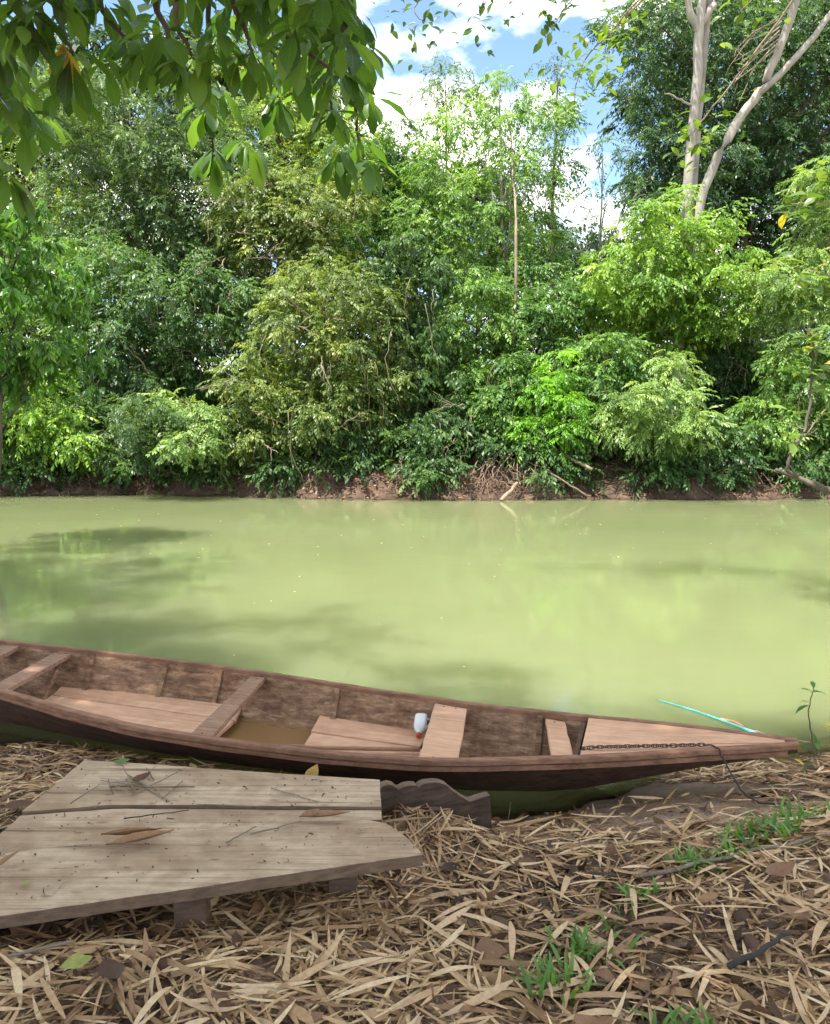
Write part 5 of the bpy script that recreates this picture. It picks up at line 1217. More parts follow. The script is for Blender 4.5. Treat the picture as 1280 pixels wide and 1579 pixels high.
rng = np.random.default_rng(31)
parts = []
def litter_layer(n, ln, wd, layer, tint, tilt=.16, roll=.5, curl=.5, area=(-4.5, 5.0, .3, 5.0)):
    x, y, d = scatter(n, rng, *area)
    m = len(x)
    z = gz(x, y) + layer[0] + (layer[1] - layer[0]) * rng.random(m)
    L0 = rng.uniform(ln[0], ln[1], m); W0 = rng.uniform(wd[0], wd[1], m)
    # slope of the bank tips the leaves
    az = rng.uniform(0, 2 * np.pi, m)
    gx = (gz(x + .05, y, False) - gz(x - .05, y, False)) / .1; gy = (gz(x, y + .05, False) - gz(x, y - .05, False)) / .1
    sl = np.clip(gx * np.cos(az) + gy * np.sin(az), -.5, .5)
    co, q = strip_batch(np.stack([x, y, z], -1), az, L0, W0, np.arctan(sl) + rng.normal(0, tilt, m), rng.normal(0, roll, m), rng.normal(0, curl, m))
    t = np.clip(rng.normal(tint[0], tint[1], m) + (vnoise(x, y, 1.7, 21) - .5) * .42 + (vnoise(x, y, 4.5, 22) - .5) * .25, 0, 1)
    parts.append((co, q, t))
litter_layer(50000, (.02, .07), (.004, .012), (.001, .014), (.38, .22), .16, .4, .3)
litter_layer(32000, (.06, .17), (.006, .014), (.003, .024), (.48, .22), .12, .4, .15)
litter_layer(13000, (.12, .30), (.008, .016), (.008, .036), (.60, .22), .10, .35, .12)
litter_layer(1500, (.10, .20), (.020, .034), (.010, .030), (.50, .16), .12, .5, .4)
litter_layer(4600, (.04, .11), (.025, .05), (.004, .026), (.20, .12), .28, .5, 1.0)
litter_layer(12000, (.015, .04), (.003, .008), (.001, .008), (.30, .2), .2, .6, .3, (.2, 3.2, 3.0, 4.7))
COs, Fs, Ts = [], [], []
base = 0
for co, q, t in parts:
    n, v, _ = co.shape
    COs.append(co.reshape(-1, 3)); Ts.append(np.repeat(t, v))
    Fs.append((q[None] + (np.arange(n) * v)[:, None, None] + base).reshape(-1, 4)); base += n * v
me = mesh_np('leaf_litter', np.concatenate(COs), np.concatenate(Fs), tint=np.concatenate(Ts), smooth=True)
tag(link('leaf_litter', me, M_LIT), 'thick tan litter of dry bamboo leaves covering the near bank', 'leaf litter', None, 'stuff')

far_flakes()
# the largest dry bamboo leaves one by one
strip_me = []
for i in range(10):
    r1 = np.random.default_rng(60 + i)
    co, q = strip_batch(np.zeros((1, 3)), np.zeros(1), np.ones(1), np.array([r1.uniform(.055, .10)]), np.zeros(1), np.array([r1.normal(0, .3)]), np.array([r1.normal(.0, .3)]), 8)
    c2 = co[0]
    c2[:, 1] += r1.normal(0, .05) * (c2[:, 0] ** 2)
    me = mesh_np('dry_bamboo_leaf', c2, q, smooth=True); me.materials.append(M_LIT1); strip_me.append(me)
rr = random.Random(9); cnt = 0
while cnt < 290:
    y = rr.uniform(1.85, 3.4); x = rr.uniform(-.62 * y, .62 * y)
    d = float(np.interp(x, SHX, SHY)) - y
    if d < .3 or (-1.7 < x < .02 and 2.45 + .26 * (x + .8) < y < 3.5): continue
    if math.exp(-(((x - 1.3) / .8) ** 2 + ((y - 3.75) / .50) ** 2)) > .30: continue
    o = bpy.data.objects.new('dry_bamboo_leaf', strip_me[cnt % 10]); COL.objects.link(o)
    L0 = rr.uniform(.15, .30)
    o.scale = (L0, L0, L0)
    o.location = (x, y, float(gz(x, y)) + rr.uniform(.028, .045))
    sy = (float(gz(x, y + .06)) - float(gz(x, y - .06))) / .12
    az = rr.uniform(0, 6.28)
    o.rotation_euler = (rr.gauss(0, .25), -math.atan(sy * math.sin(az)) + rr.gauss(0, .09), az)
    tag(o, 'long narrow tan dry bamboo leaf on top of the near-bank litter', 'leaf', 'dry bamboo leaves on the near bank')
    cnt += 1

# broad leaves (shared shape, curled)
def broad_mesh(name, lw, curl, fold, seed, mat, lobes=0.0):
    r1 = random.Random(seed)
    ts = [0, .1, .25, .42, .6, .78, .9, 1.0]; ws = [.02, .3, .75, 1.0, .95, .62, .3, 0.0]
    co, uv, f = [], [], []
    for t, w in zip(ts, ws):
        for j, u in enumerate((-1, -.5, 0, .5, 1)):
            w2 = w * (1 + (lobes * math.sin(t * 22) if abs(u) == 1 else 0))
            y = u * w2 * lw * .5
            z = curl * (t - .4) ** 2 + fold * abs(u) * w * lw * .5 + r1.uniform(-.02, .02) * (abs(u) > .4)
            co.append((t - .5, y, z)); uv.append(((u + 1) / 2, t))
    for i in range(len(ts) - 1):
        for j in range(4):
            f.append((i * 5 + j, i * 5 + j + 1, (i + 1) * 5 + j + 1, (i + 1) * 5 + j))
    me = mesh_np(name, co, f, smooth=True, uv=uv)
    me.materials.append(mat)
    return me
def put_leaf(name, me, lab, loc, size, rot, cat='leaf', group=None, stalk=None):
    o = link(name, me); o.location = loc; o.scale = (size,) * 3; o.rotation_euler = rot
    return tag(o, lab, cat, group)
gl = lambda x, y, dz=.03: (x, y, float(gz(x, y)) + dz)
B1 = broad_mesh('broad_leaf', .55, .5, .35, 1, M_BROWN); B2 = broad_mesh('broad_leaf', .7, -.4, .5, 2, M_BROWN, .12); B3 = broad_mesh('broad_leaf', .45, .9, .6, 3, M_BROWN)
M_YEL = litter_mat('yellow_leaf', [(0, (.42, .28, .07)), (1, (.50, .34, .10))], 'obj')
M_YG = litter_mat('yellow_green_leaf', [(0, (.27, .29, .07)), (1, (.31, .32, .09))], 'obj')
M_GRN = leaf_mat('fallen_green_leaf', (.03, .10, .015), (.05, .14, .02), (.07, .18, .03), .2, src='obj')
put_leaf('dead_leaf', B2, 'curled dark red-brown leaf lying in the litter below the notched board', gl(.25, 2.45, .045), .13, (.2, -.1, .3))
put_leaf('dead_leaf', B1, 'dark brown crumpled leaf beside the yellow-green leaf at bottom left', gl(-.90, 2.16, .05), .14, (.1, .2, 2.2))
put_leaf('dead_leaf', broad_mesh('broad_leaf', .6, .3, .4, 4, M_YG, .15), 'ragged yellow-green fallen leaf at bottom left under the platform', gl(-1.02, 2.20, .05), .095, (.2, .1, .6))
put_leaf('dead_leaf', B2, 'large dark maroon leaf at bottom edge right of centre', gl(.50, 2.02, .05), .15, (-.1, .1, 1.2))
put_leaf('dead_leaf', B3, 'purplish-brown leaf under the grass tufts at right', gl(1.38, 2.82, .06), .15, (.2, .1, .4))
put_leaf('dead_leaf', B1, 'dark wet leaf near the right edge of the frame', gl(1.33, 2.58, .04), .12, (.0, .0, 2.8))
put_leaf('dead_leaf', B3, 'brown curled leaf by the dead stick at lower right', gl(1.02, 2.33, .05), .12, (.1, .2, 1.9))
put_leaf('dead_leaf', broad_mesh('broad_leaf', .6, .8, .5, 5, M_YEL), 'yellow leaf standing up behind the platform next to the boat', (-.47, 3.44, .47), .10, (.3, -.5, 1.0))
put_leaf('dead_leaf', B1, 'black-brown leaf clump left of the platform by the shore', gl(-1.83, 3.47, .03), .16, (.2, .3, .8))
rr = random.Random(44); k_ = 0
while k_ < 46:
    y = rr.uniform(1.9, 3.8); x = rr.uniform(-.6 * y, .6 * y)
    if -1.75 < x < .05 and y < 3.55 and y > 2.45 + .26 * (x + .8): continue
    if float(np.interp(x, SHX, SHY)) - y < .15: continue
    put_leaf('brown_leaf', rr.choice((B1, B2, B3)), 'small dull brown broad leaf half buried in the near-bank litter', gl(x, y, rr.uniform(.018, .035)), rr.uniform(.06, .11), (rr.gauss(0, .3), rr.gauss(0, .3), rr.uniform(0, 6.28)), 'leaf', 'brown leaves mixed into the litter')
    k_ += 1
# leaves and bits on the platform
zp = ZP + .006
D1 = broad_mesh('dry_folded_leaf', .22, .25, .9, 6, litter_mat('dry_rust_leaf', [(0, (.24, .13, .06)), (1, (.36, .21, .11))], 'obj'))
put_leaf('dry_leaf', D1, 'long folded rust-brown dry leaf across the front plank', (-1.03, 2.80, zp + .012), .24, (.1, 0, .35))
put_leaf('dry_leaf', D1, 'slim dry leaf sheath beside the folded leaf on the planks', (-1.08, 2.845, zp + .010), .22, (-.2, .05, .18))
put_leaf('dry_leaf', B3, 'dark crumpled leaf at the seam of the planks, right half', (-.42, 2.985, zp + .015), .08, (.3, .1, .5))
put_leaf('dry_leaf', D1, 'narrow red-brown leaf along the plank seam toward the right end', (-.36, 2.985, zp + .008), .20, (.1, 0, .10))
put_leaf('dry_leaf', B3, 'dark twisted leaf in the twig pile on the back plank', (-1.20, 3.29, zp + .015), .10, (.2, .2, 1.0))
put_leaf('green_leaf', broad_mesh('broad_leaf', .5, .2, .1, 7, M_GRN), 'fresh dark-green leaf at the back edge of the platform', (-1.36, 3.50, zp + .008), .085, (.1, .05, .3))
put_leaf('green_leaf', broad_mesh('broad_leaf', .7, .2, .2, 8, M_YG), 'small yellow-green leaf on the front plank at left', (-1.335, 2.54, zp + .006), .035, (0, .1, 1.4))
put_leaf('dry_leaf', D1, 'pale leaf sheath at the left edge of the front plank', (-1.47, 2.66, zp + .008), .13, (.1, 0, 1.2))
def stick(lab, a_, b_, r=.004, mat=M_TWIG, name='twig', sag=.0):
    a_, b_ = Vector(a_), Vector(b_)
    p = bend([a_, a_.lerp(b_, .5) + Vector((0, 0, sag)), b_], 4, r * .6)
    mb = MB(); mb.tube([q - a_ for q in p], lerp_r(len(p), r, r * .6), 5)
    o = mb.build(name, mat, None, True); o.location = a_
    return tag(o, lab, 'twig')
stick('dark curved twig on the plank at left', (-1.16, 2.98, zp + .004), (-.92, 3.05, zp + .003), .003, M_ROPE)
stick('longest pale twig of the pile on the back plank', (-1.28, 3.36, zp + .005), (-1.02, 3.12, zp + .004), .005)
stick('short upright-lying twig in the pile on the back plank', (-1.02, 3.30, zp + .006), (-1.06, 3.14, zp + .004), .004)
stick('brown twig crossing the pile on the back plank', (-1.32, 3.25, zp + .006), (-.95, 3.24, zp + .01), .005, M_ROOT)
stick('pale splinter lying across the seam at mid platform', (-.63, 2.86, zp + .004), (-.45, 2.96, zp + .003), .0035)
stick('short pale splinter left of the mid-platform splinter', (-.71, 2.80, zp + .004), (-.62, 2.92, zp + .003), .004)
stick('thin brown twig along the seam of the back plank', (-.90, 3.09, zp + .004), (-.55, 3.08, zp + .003), .0035, M_ROOT)
stick('thin twig pointing to the right end of the back plank', (-.62, 3.24, zp + .004), (-.40, 3.12, zp + .003), .003)
stick('dark dead stick lying in the litter at lower right', gl(.98, 2.28, .06), gl(1.24, 2.43, .07), .011, M_ROPE)
stick('thick tan cane lying under the grass tuft at right', gl(.9, 2.98, .05), gl(1.9, 3.14, .06), .010)
stick('straight thin twig slanting from under the platform front', gl(-1.10, 2.36, .05), gl(-1.45, 2.10, .04), .006)
stick('dark embedded root on the bare sand below the bow', gl(.72, 3.10, .012), gl(.95, 3.04, .02), .016, M_OLD)
stick('short pale twig standing in the shallows by the notched board', (.47, 3.83, .0), (.49, 3.84, .14), .003)
rr = random.Random(63)
for i in range(9):
    x_ = -1.22 + rr.gauss(0, .10); y_ = 3.27 + rr.gauss(0, .06); an = rr.uniform(0, 3.14); l_ = rr.uniform(.05, .13)
    stick('thin broken twig in the small twig pile on the back plank', (x_ - math.cos(an) * l_, y_ - math.sin(an) * l_, zp + .006), (x_ + math.cos(an) * l_, y_ + math.sin(an) * l_, zp + rr.uniform(.004, .02)), rr.uniform(.002, .004), rr.choice((M_TWIG, M_ROOT)))['group'] = 'twigs of the pile on the back plank'
# tiny dark crumbs on the planks
rng = np.random.default_rng(8); n = 420
x = rng.uniform(-1.9, .0, n); y = rng.uniform(2.3, 3.5, n)
lo = 2.381 + (x + 1.341) * .262 + .03; hi = np.where(x < -1.55, 2.62, 3.30 - (x + .16) * .145)
kp = (y > lo) & (y < hi) & ~((x > -.16) & (y > 2.9)) & (x > -1.9)
x, y = x[kp], y[kp]; n = len(x)
co, q = strip_batch(np.stack([x, y, np.full(n, zp)], -1), rng.uniform(0, 6.28, n), rng.uniform(.005, .016, n) * np.where(rng.random(n) < .12, 3.0, 1), rng.uniform(.003, .008, n), rng.normal(0, .2, n), rng.normal(0, .4, n), rng.normal(0, 1, n))
v = co.shape[1]
me = mesh_np('plank_crumbs', co.reshape(-1, 3), (q[None] + (np.arange(n) * v)[:, None, None]).reshape(-1, 4), tint=np.repeat(np.clip(rng.normal(.08, .1, n), 0, .4), v))
tag(link('plank_crumbs', me, M_LIT), 'tiny dark crumbs of dirt scattered over the platform planks', 'crumbs', None, 'stuff')

# ------------------------------------------------------------------ grass and small plants on the near bank
M_GRASS = leaf_mat('grass_green', (.07, .16, .025), (.13, .26, .045), (.21, .36, .075), .3, .45)
def grass(lab, x, y, n, size, seed, spread=.05, wide=.015):
    rng = np.random.default_rng(seed)
    CO, T = [], []
    ts = np.linspace(0, 1, 6); pr = np.array([.5, .9, 1.0, .8, .5, .05])
    for i in range(n):
        az = rng.uniform(0, 6.28); L0 = size * 1.25 * rng.uniform(.5, 1.15); out = rng.uniform(.35, 1.2)
        b = np.array([rng.normal(0, spread), rng.normal(0, spread * .7), 0]); b[2] = float(gz(x + b[0], y + b[1])) - float(gz(x, y)) - .01
        d = np.array([math.cos(az), math.sin(az), 0]); sd = np.array([-d[1], d[0], 0])
        hgt = (1.35 - .55 * out)
        for t, w in zip(ts, pr):
            c = b + d * L0 * out * t ** 1.3 * .8 + np.array([0, 0, L0 * hgt * (t - .62 * t * t * out)])
            CO.append(c + sd * w * wide * .5 + [0, 0, w * wide * .2]); CO.append(c - sd * w * wide * .5 + [0, 0, w * wide * .2])
        T += [np.clip(rng.normal(.5, .25), 0, 1)] * 12
    F = np.array([[k * 12 + 2 * i, k * 12 + 2 * i + 1, k * 12 + 2 * i + 3, k * 12 + 2 * i + 2] for k in range(n) for i in range(5)])
    me = mesh_np('grass_tuft', np.array(CO), F, tint=T, smooth=True)
    o = link('grass_tuft', me, M_GRASS); o.location = (x, y, float(gz(x, y)) + .012)
    return tag(o, lab, 'grass', 'green grass tufts on the near bank')
grass('upper clump of the grass tuft right of centre, above the dark dead leaf', .56, 2.50, 46, .11, 1)
grass('lower clump of green grass at the centre right foreground', .45, 2.30, 44, .12, 2, .055)
grass('bright small grass tuft beside the embedded root', .86, 2.85, 30, .085, 3, .045)
grass('bright yellow-green grass tuft left of the large grass patch', 1.13, 3.05, 40, .10, 4, .05)
grass('large dense grass patch near the right edge', 1.50, 3.20, 90, .11, 5, .08)
grass('grass at the upper right end of the large patch', 1.72, 3.38, 44, .10, 6, .06)
grass('grass tuft cut by the bottom edge of the frame, right side', .76, 2.01, 50, .10, 7, .05)
grass('tiny grass seedling above the lower clump', .70, 2.68, 16, .07, 8, .04)
grass('dark grass fringe under the large patch', 1.30, 3.10, 24, .09, 9, .05)

# sapling at the water's edge by the bow
M_SAP = leaf_mat('sapling_leaf', (.05, .13, .02), (.09, .20, .03), (.13, .26, .04), .35, src='obj')
M_SAPY = leaf_mat('yellow_sapling_leaf', (.45, .38, .02), (.5, .42, .03), (.55, .46, .04), .3, src='obj')
LF = broad_mesh('leaf', .42, -.5, .25, 11, M_SAP); LFY = broad_mesh('leaf', .42, -.5, .25, 11, M_SAPY)
def sapling(name, lab, base, stem, leaves, r=.006):
    o = empty(name, base); tag(o, lab, 'plant')
    mb = MB(); p = bend([Vector(q) for q in stem], 4, .004); mb.tube(p, lerp_r(len(p), r, r * .4), 6); mb.build('stem', M_VINE, o, True)
    for (x, y, z, s, az, pit, yel) in leaves:
        l = link('leaf', LFY if yel else LF, None, o)
        l.matrix_local = Matrix.Translation((x, y, z)) @ Matrix.Rotation(az, 4, 'Z') @ Matrix.Rotation(pit, 4, 'Y') @ Matrix.Scale(s, 4) @ Matrix.Translation((.5, 0, 0))
    return o
zb = float(gz(2.42, 4.58))
sapling('sapling', 'thin leafy sapling at the water edge beyond the bow', (2.42, 4.58, zb),
        [(0, 0, 0), (-.02, 0, .15), (-.05, 0, .28), (-.04, 0, .42), (-.03, 0, .46)],
        [(-.035, 0, .44, .09, .2, .1, 0), (-.04, 0, .44, .07, 2.6, -.2, 0), (-.03, 0, .46, .07, 1.3, -.5, 0), (-.05, 0, .36, .10, 3.1, .5, 0), (-.05, 0, .37, .05, 3.0, -.3, 0),
         (-.0, 0, .10, .08, 1.4, -1.0, 0), (-.0, 0, .09, .08, .6, -.6, 0), (-.01, 0, .08, .07, 2.6, -.2, 0), (0, 0, .05, .06, 3.6, .2, 0), (.0, 0, .12, .07, 4.6, .1, 0)])
sapling('seedling', 'tiny yellow-green seedling just below the sapling', (2.22, 4.30, float(gz(2.22, 4.30))),
        [(0, 0, 0), (0, 0, .05)], [(0, 0, .05, .07, .3, -.3, 0), (0, 0, .05, .07, 2.2, -.4, 1), (0, 0, .04, .06, 4.2, .1, 0)], .004)
sapling('seedling', 'yellow-leaved plant tip at the right edge beyond the bow', (2.62, 4.66, float(gz(2.62, 4.66))),
        [(0, 0, 0), (.0, 0, .16), (-.02, 0, .22)], [(-.02, 0, .2, .10, 3.0, .05, 1), (-.02, 0, .21, .08, .3, -.2, 1), (0, 0, .14, .08, 2.4, .2, 0)], .004)

# specks floating on the river
rng = np.random.default_rng(90); n = 110
x = rng.uniform(-9, 9, n); y = rng.uniform(5.6, 18, n); kp = ~in_boat(x, y, 1.2); x, y = x[kp], y[kp]; n = len(x)
co, q = strip_batch(np.stack([x, y, np.full(n, .006)], -1), rng.uniform(0, 6.28, n), rng.uniform(.010, .04, n) * (.6 + y / 14), rng.uniform(.006, .014, n) * (.6 + y / 14), np.zeros(n), np.zeros(n), rng.normal(0, .3, n))
v = co.shape[1]
me = mesh_np('floating_specks', co.reshape(-1, 3), (q[None] + (np.arange(n) * v)[:, None, None]).reshape(-1, 4), tint=np.repeat(np.clip(rng.normal(.85, .15, n), .2, 1), v))
tag(link('floating_specks', me, M_LIT), 'pale specks of plant matter floating on the river', 'specks', None, 'stuff')

# ------------------------------------------------------------------ overhanging tree on the near bank (trunk behind the camera)
M_NEAR = leaf_mat('large_leaf', (.035, .085, .020), (.075, .160, .032), (.140, .245, .050), .55, .36, src='obj', veins=True, spec=.5)
M_NEART = leaf_mat('large_leaf_far', (.035, .085, .020), (.075, .160, .032), (.140, .245, .050), .55, .36, spec=.5)
M_NEARY = leaf_mat('large_leaf_yellow', (.36, .24, .02), (.42, .28, .03), (.48, .34, .04), .4, .4, src='obj', veins=True)
def big_leaf(seed):
    r1 = random.Random(seed)
    ts = [0, .07, .2, .38, .56, .72, .86, .95, 1.0]; ws = [.03, .10, .38, .72, .96, 1.0, .66, .26, 0.0]
    lw = r1.uniform(.31, .40); droop = r1.uniform(.15, .42); fold = r1.uniform(.12, .4); side = r1.uniform(-.08, .08)
    co, uv, f = [], [], []
    for t, w in zip(ts, ws):
        for u in (-1, 0, 1):
            wav = .012 * math.sin(t * 17 + seed + u) if u else 0
            co.append((t - droop * .12 * t * t, u * w * lw * .5 + side * t * t, -droop * t * t + fold * abs(u) * w * lw * .5 + wav)); uv.append(((u + 1) / 2, t))
    for i in range(len(ts) - 1):
        for j in range(2):
            f.append((i * 3 + j, i * 3 + j + 1, (i + 1) * 3 + j + 1, (i + 1) * 3 + j))
    return np.array(co), np.array(uv), np.array(f)
BL = [big_leaf(i) for i in range(8)]
BLM = []
for co, uv, f in BL:
    me = mesh_np('leaf', co, f, smooth=True, uv=uv); me.materials.append(M_NEAR); BLM.append(me)
BLY = mesh_np('leaf', BL[0][0], BL[0][2], smooth=True, uv=BL[0][1]); BLY.materials.append(M_NEARY)

tree = empty('overhanging_tree', (-3.6, -2.2, float(gz(-3.6, -2.2)))); tag(tree, 'near tree whose large-leaved branches hang into the top left of the view', 'tree')
TO = tree.location
wtube('trunk', [(-3.6, -2.2, TO.z - .2), (-3.5, -2.0, 2.5), (-3.2, -1.6, 5.0), (-2.9, -1.6, 8.0), (-2.6, -1.8, 10.5)], (.24, .10), M_BARK, tree, 4, .03, 12, TO)
hubs = [Vector((-1.6, 1.6, 5.2)), Vector((-.4, 1.9, 5.4)), Vector((-2.6, 1.2, 4.9))]
wtube('limb', [(-3.2, -1.6, 4.6), (-2.4, 0, 5.3), hubs[0]], (.10, .05), M_BARK, tree, 5, .03, 8, TO)
wtube('limb', [hubs[0], (-1.0, 1.9, 5.5), hubs[1]], (.05, .035), M_BARK, tree, 5, .02, 8, TO)
wtube('limb', [(-3.25, -1.7, 4.2), (-3.0, 0, 4.8), hubs[2]], (.08, .04), M_BARK, tree, 5, .03, 8, TO)
leafs = []     # (matrix, mesh index, yellow)
rr = random.Random(21)
def whorl(p, n, size, down=.75, spread=1.0):
    a0 = rr.uniform(0, 6.28)
    for i in range(n):
        az = a0 + i * 2.399 + rr.uniform(-.3, .3)
        dn = down + rr.uniform(-.75, .3)
        d = Vector((math.cos(az) * spread, math.sin(az) * spread, -dn * 1.15)).normalized()
        up = Vector((math.cos(az) * .8, math.sin(az) * .8, .6 + .4 * rr.random())) + Vector((rr.gauss(0, .2), rr.gauss(0, .2), 0))
        sd = up.cross(d).normalized(); up = d.cross(sd)
        s = size * rr.uniform(.72, 1.15)
        m = Matrix((d, sd, up)).transposed().to_4x4() @ Matrix.Scale(s, 4)
        m.translation = Vector(p) + d * .02 + Vector((0, 0, rr.uniform(-.03, .03)))
        leafs.append((m, rr.randrange(8), br))
for bi, b in enumerate(BRANCHES):
    h = min(hubs, key=lambda q: (q - Vector(b[0])).length)
    pts = [h, h.lerp(Vector(b[0]), .6) + Vector((0, 0, .25))] + [Vector(q) for q in b]
    br = wtube('branch', pts, (.028, .006), M_BARK, tree, 5, .008, 7, TO, bi)
    fine = bend([Vector(q) for q in b], 6, 0.0)
    acc = 0
    for i in range(1, len(fine)):
        acc += (fine[i] - fine[i - 1]).length
        if acc > .125 or i == len(fine) - 1:
            acc = 0
            q = fine[i]
            if i < len(fine) - 1:
                q = q + Vector((rr.gauss(0, .10), rr.gauss(0, .10), rr.gauss(0, .03)))
            whorl(q, rr.randint(9, 11) if i == len(fine) - 1 else rr.randint(7, 9), .168 * (1 + .30 * max(0, q.y - 3.9)))
# the ones seen largest are leaves of their own
def in_view(m):
    p = m.translation; k = p.y * math.cos(R(6.9)) - (p.z - 2.1) * math.sin(R(6.9))
    if k < .3: return 9
    u = p.x / k * 1220 + 640; v = 789.5 - 1220 * (p.y * math.sin(R(6.9)) + (p.z - 2.1) * math.cos(R(6.9))) / k
    return max(0, -u / 200, -(v + 40) / 200) + k * .01
leafs.sort(key=lambda t: in_view(t[0]))
back = Matrix.Translation(-TO)
for i, (m, k, br) in enumerate(leafs[:300]):
    o = link('leaf', BLM[k], None, br); o.matrix_local = back @ m
# a withered pair among the green
for dx, an in ((0, 0.5), (.03, 2.3), (.015, 1.4)):
    d = Vector((math.cos(an) * .55, -.1, -.9)).normalized(); up = Vector((.2, -1, .3)); sd = up.cross(d).normalized(); up = d.cross(sd)
    m = Matrix((d, sd, up)).transposed().to_4x4() @ Matrix.Scale(.17, 4); m.translation = Vector((-1.44 + dx, 3.4, 3.60))
    o = link('leaf', BLY, None, tree); o.matrix_local = back @ m; tag(o, 'withered orange-yellow leaf')
CO, F, T, base = [], [], [], 0
for (m, k, br) in leafs[300:]:
    co, uv, f = BL[k]
    A = np.array(m)
    CO.append(co @ A[:3, :3].T + A[:3, 3] - np.array(TO)); F.append(f + base); base += len(co); T += [rr.random()] * len(co)
if CO:
    tag(link('leaf_mass', mesh_np('leaf_mass', np.concatenate(CO), np.concatenate(F), tint=T, smooth=True), M_NEART, tree), kind='stuff')
# its crown, above and behind the view, keeps the near bank in shade
SHADE = [(-3.2, .1, 9.2, 2.2, 1.9, 1.4), (-1.2, .0, 9.2, 2.2, 1.9, 1.4), (-3.5, 1.5, 9.4, 1.7, 1.0, .8), (-1.7, 1.2, 9.4, 1.6, 1.0, .8), (-5.4, 2.4, 9.3, 1.4, .9, .7), (-5.3, .9, 8.8, 2.2, 2.0, 1.4), (-2.6, -2.1, 8.6, 2.4, 2.0, 1.5), (.2, -1.5, 9.0, 2.2, 2.0, 1.4), (-4.9, -1.5, 8.4, 2.2, 2.0, 1.5), (1.1, .0, 9.2, 1.5, 1.4, 1.1), (-6.9, -.2, 8.8, 1.8, 1.8, 1.3), (-2.2, -.9, 10.6, 2.6, 2.2, 1.2), (-4.6, -.2, 10.4, 2.2, 2.0, 1.2)]
me = foliage_mesh('crown', [(b[0] - TO.x, b[1] - TO.y, b[2] - TO.z) + b[3:] for b in SHADE], 'alt', .22, 1.0, np.random.default_rng(3), lai=1.9, toward=(0, 0, 1))
N_LEAVES += len(me.polygons)
tag(link('crown', me, M_NEART, tree), kind='stuff')
for b in SHADE:
    wtube('limb', [(-2.9, -1.7, 7.2), ((-2.9 + b[0]) / 2, (-1.7 + b[1]) / 2, 8.2), b[:3]], (.07, .03), M_BARK, tree, 4, .04, 7, TO)

# two more trees of the near bank, outside the view, that shade it
def shade_tree(lab, base, blobs, seed):
    bz = float(gz(*base)); o = empty('bank_tree', (base[0], base[1], bz)); tag(o, lab, 'tree')
    top = max(blobs, key=lambda b: b[2])
    wtube('trunk', [(base[0], base[1], bz - .2), (base[0] + .1, base[1], bz + 3), (base[0], base[1] + .1, bz + 6), top[:3]], (.25, .08), M_BARK, o, 4, .04, 10, o.location, seed)
    for b in blobs:
        wtube('limb', [(base[0], base[1] + .05, bz + 5), ((base[0] + b[0]) / 2, (base[1] + b[1]) / 2, b[2] - .8), b[:3]], (.09, .03), M_BARK, o, 4, .04, 7, o.location, seed)
    me = foliage_mesh('crown', [(b[0] - base[0], b[1] - base[1], b[2] - bz) + b[3:] for b in blobs], 'alt', .24, 1.0, np.random.default_rng(seed), lai=1.5, toward=(0, 0, 1))
    tag(link('crown', me, PAL['mid'], o), kind='stuff')
shade_tree('broad tree on the near bank to the left of the view', (-9.6, 4.4), [(-10.0, 6.8, 9.8, 2.2, 1.7, 1.4), (-12.0, 7.4, 10.2, 2.2, 1.8, 1.5), (-8.0, 7.0, 10.4, 1.8, 1.4, 1.1), (-10.6, 4.6, 9.0, 2.4, 2.0, 1.5), (-7.8, 4.8, 9.2, 2.0, 1.7, 1.4), (-6.8, 3.4, 9.0, 1.6, 1.5, 1.2), (-4.6, 4.2, 9.6, 1.1, .7, .6)], 41)
shade_tree('broad tree on the near bank behind and right of the view', (2.4, -4.2), [(.9, -2.9, 10.2, 2.2, 2.0, 1.5), (3.0, -1.6, 9.4, 2.2, 2.0, 1.5), (2.0, .6, 9.2, 1.6, 1.4, 1.2), (4.4, -.4, 9.0, 1.6, 1.6, 1.2)], 42)

# ------------------------------------------------------------------ branches reaching in from the right bank
M_RL = leaf_mat('right_leaf', (.06, .12, .02), (.11, .19, .03), (.18, .27, .05), .42, .4, src='obj')
M_RLY = leaf_mat('right_leaf_yellow', (.30, .26, .03), (.42, .34, .04), (.50, .38, .05), .4, .4, src='obj')
M_RLD = leaf_mat('right_leaf_dark', (.03, .07, .02), (.05, .10, .03), (.08, .14, .04), .4, .4, src='obj')
M_RLDT = leaf_mat('right_leaf_dark_mass', (.03, .07, .02), (.05, .10, .03), (.08, .14, .04), .4, .4)
SMALL = []
def rlm(mat, sd): return broad_mesh('leaf', .46, -.35, .2, sd, mat)
RLM = [rlm(M_RL, 1), rlm(M_RL, 2)]; RLYM = rlm(M_RLY, 3); RLDM = [rlm(M_RLD, 4), rlm(M_RLD, 5)]
rt = empty('leaning_tree', (7.6, 7.4, float(gz(7.6, 6.5)) - .2)); tag(rt, 'near tree leaning in from the right with sparse light-green sprigs', 'tree')
RO = rt.location
rr = random.Random(55)
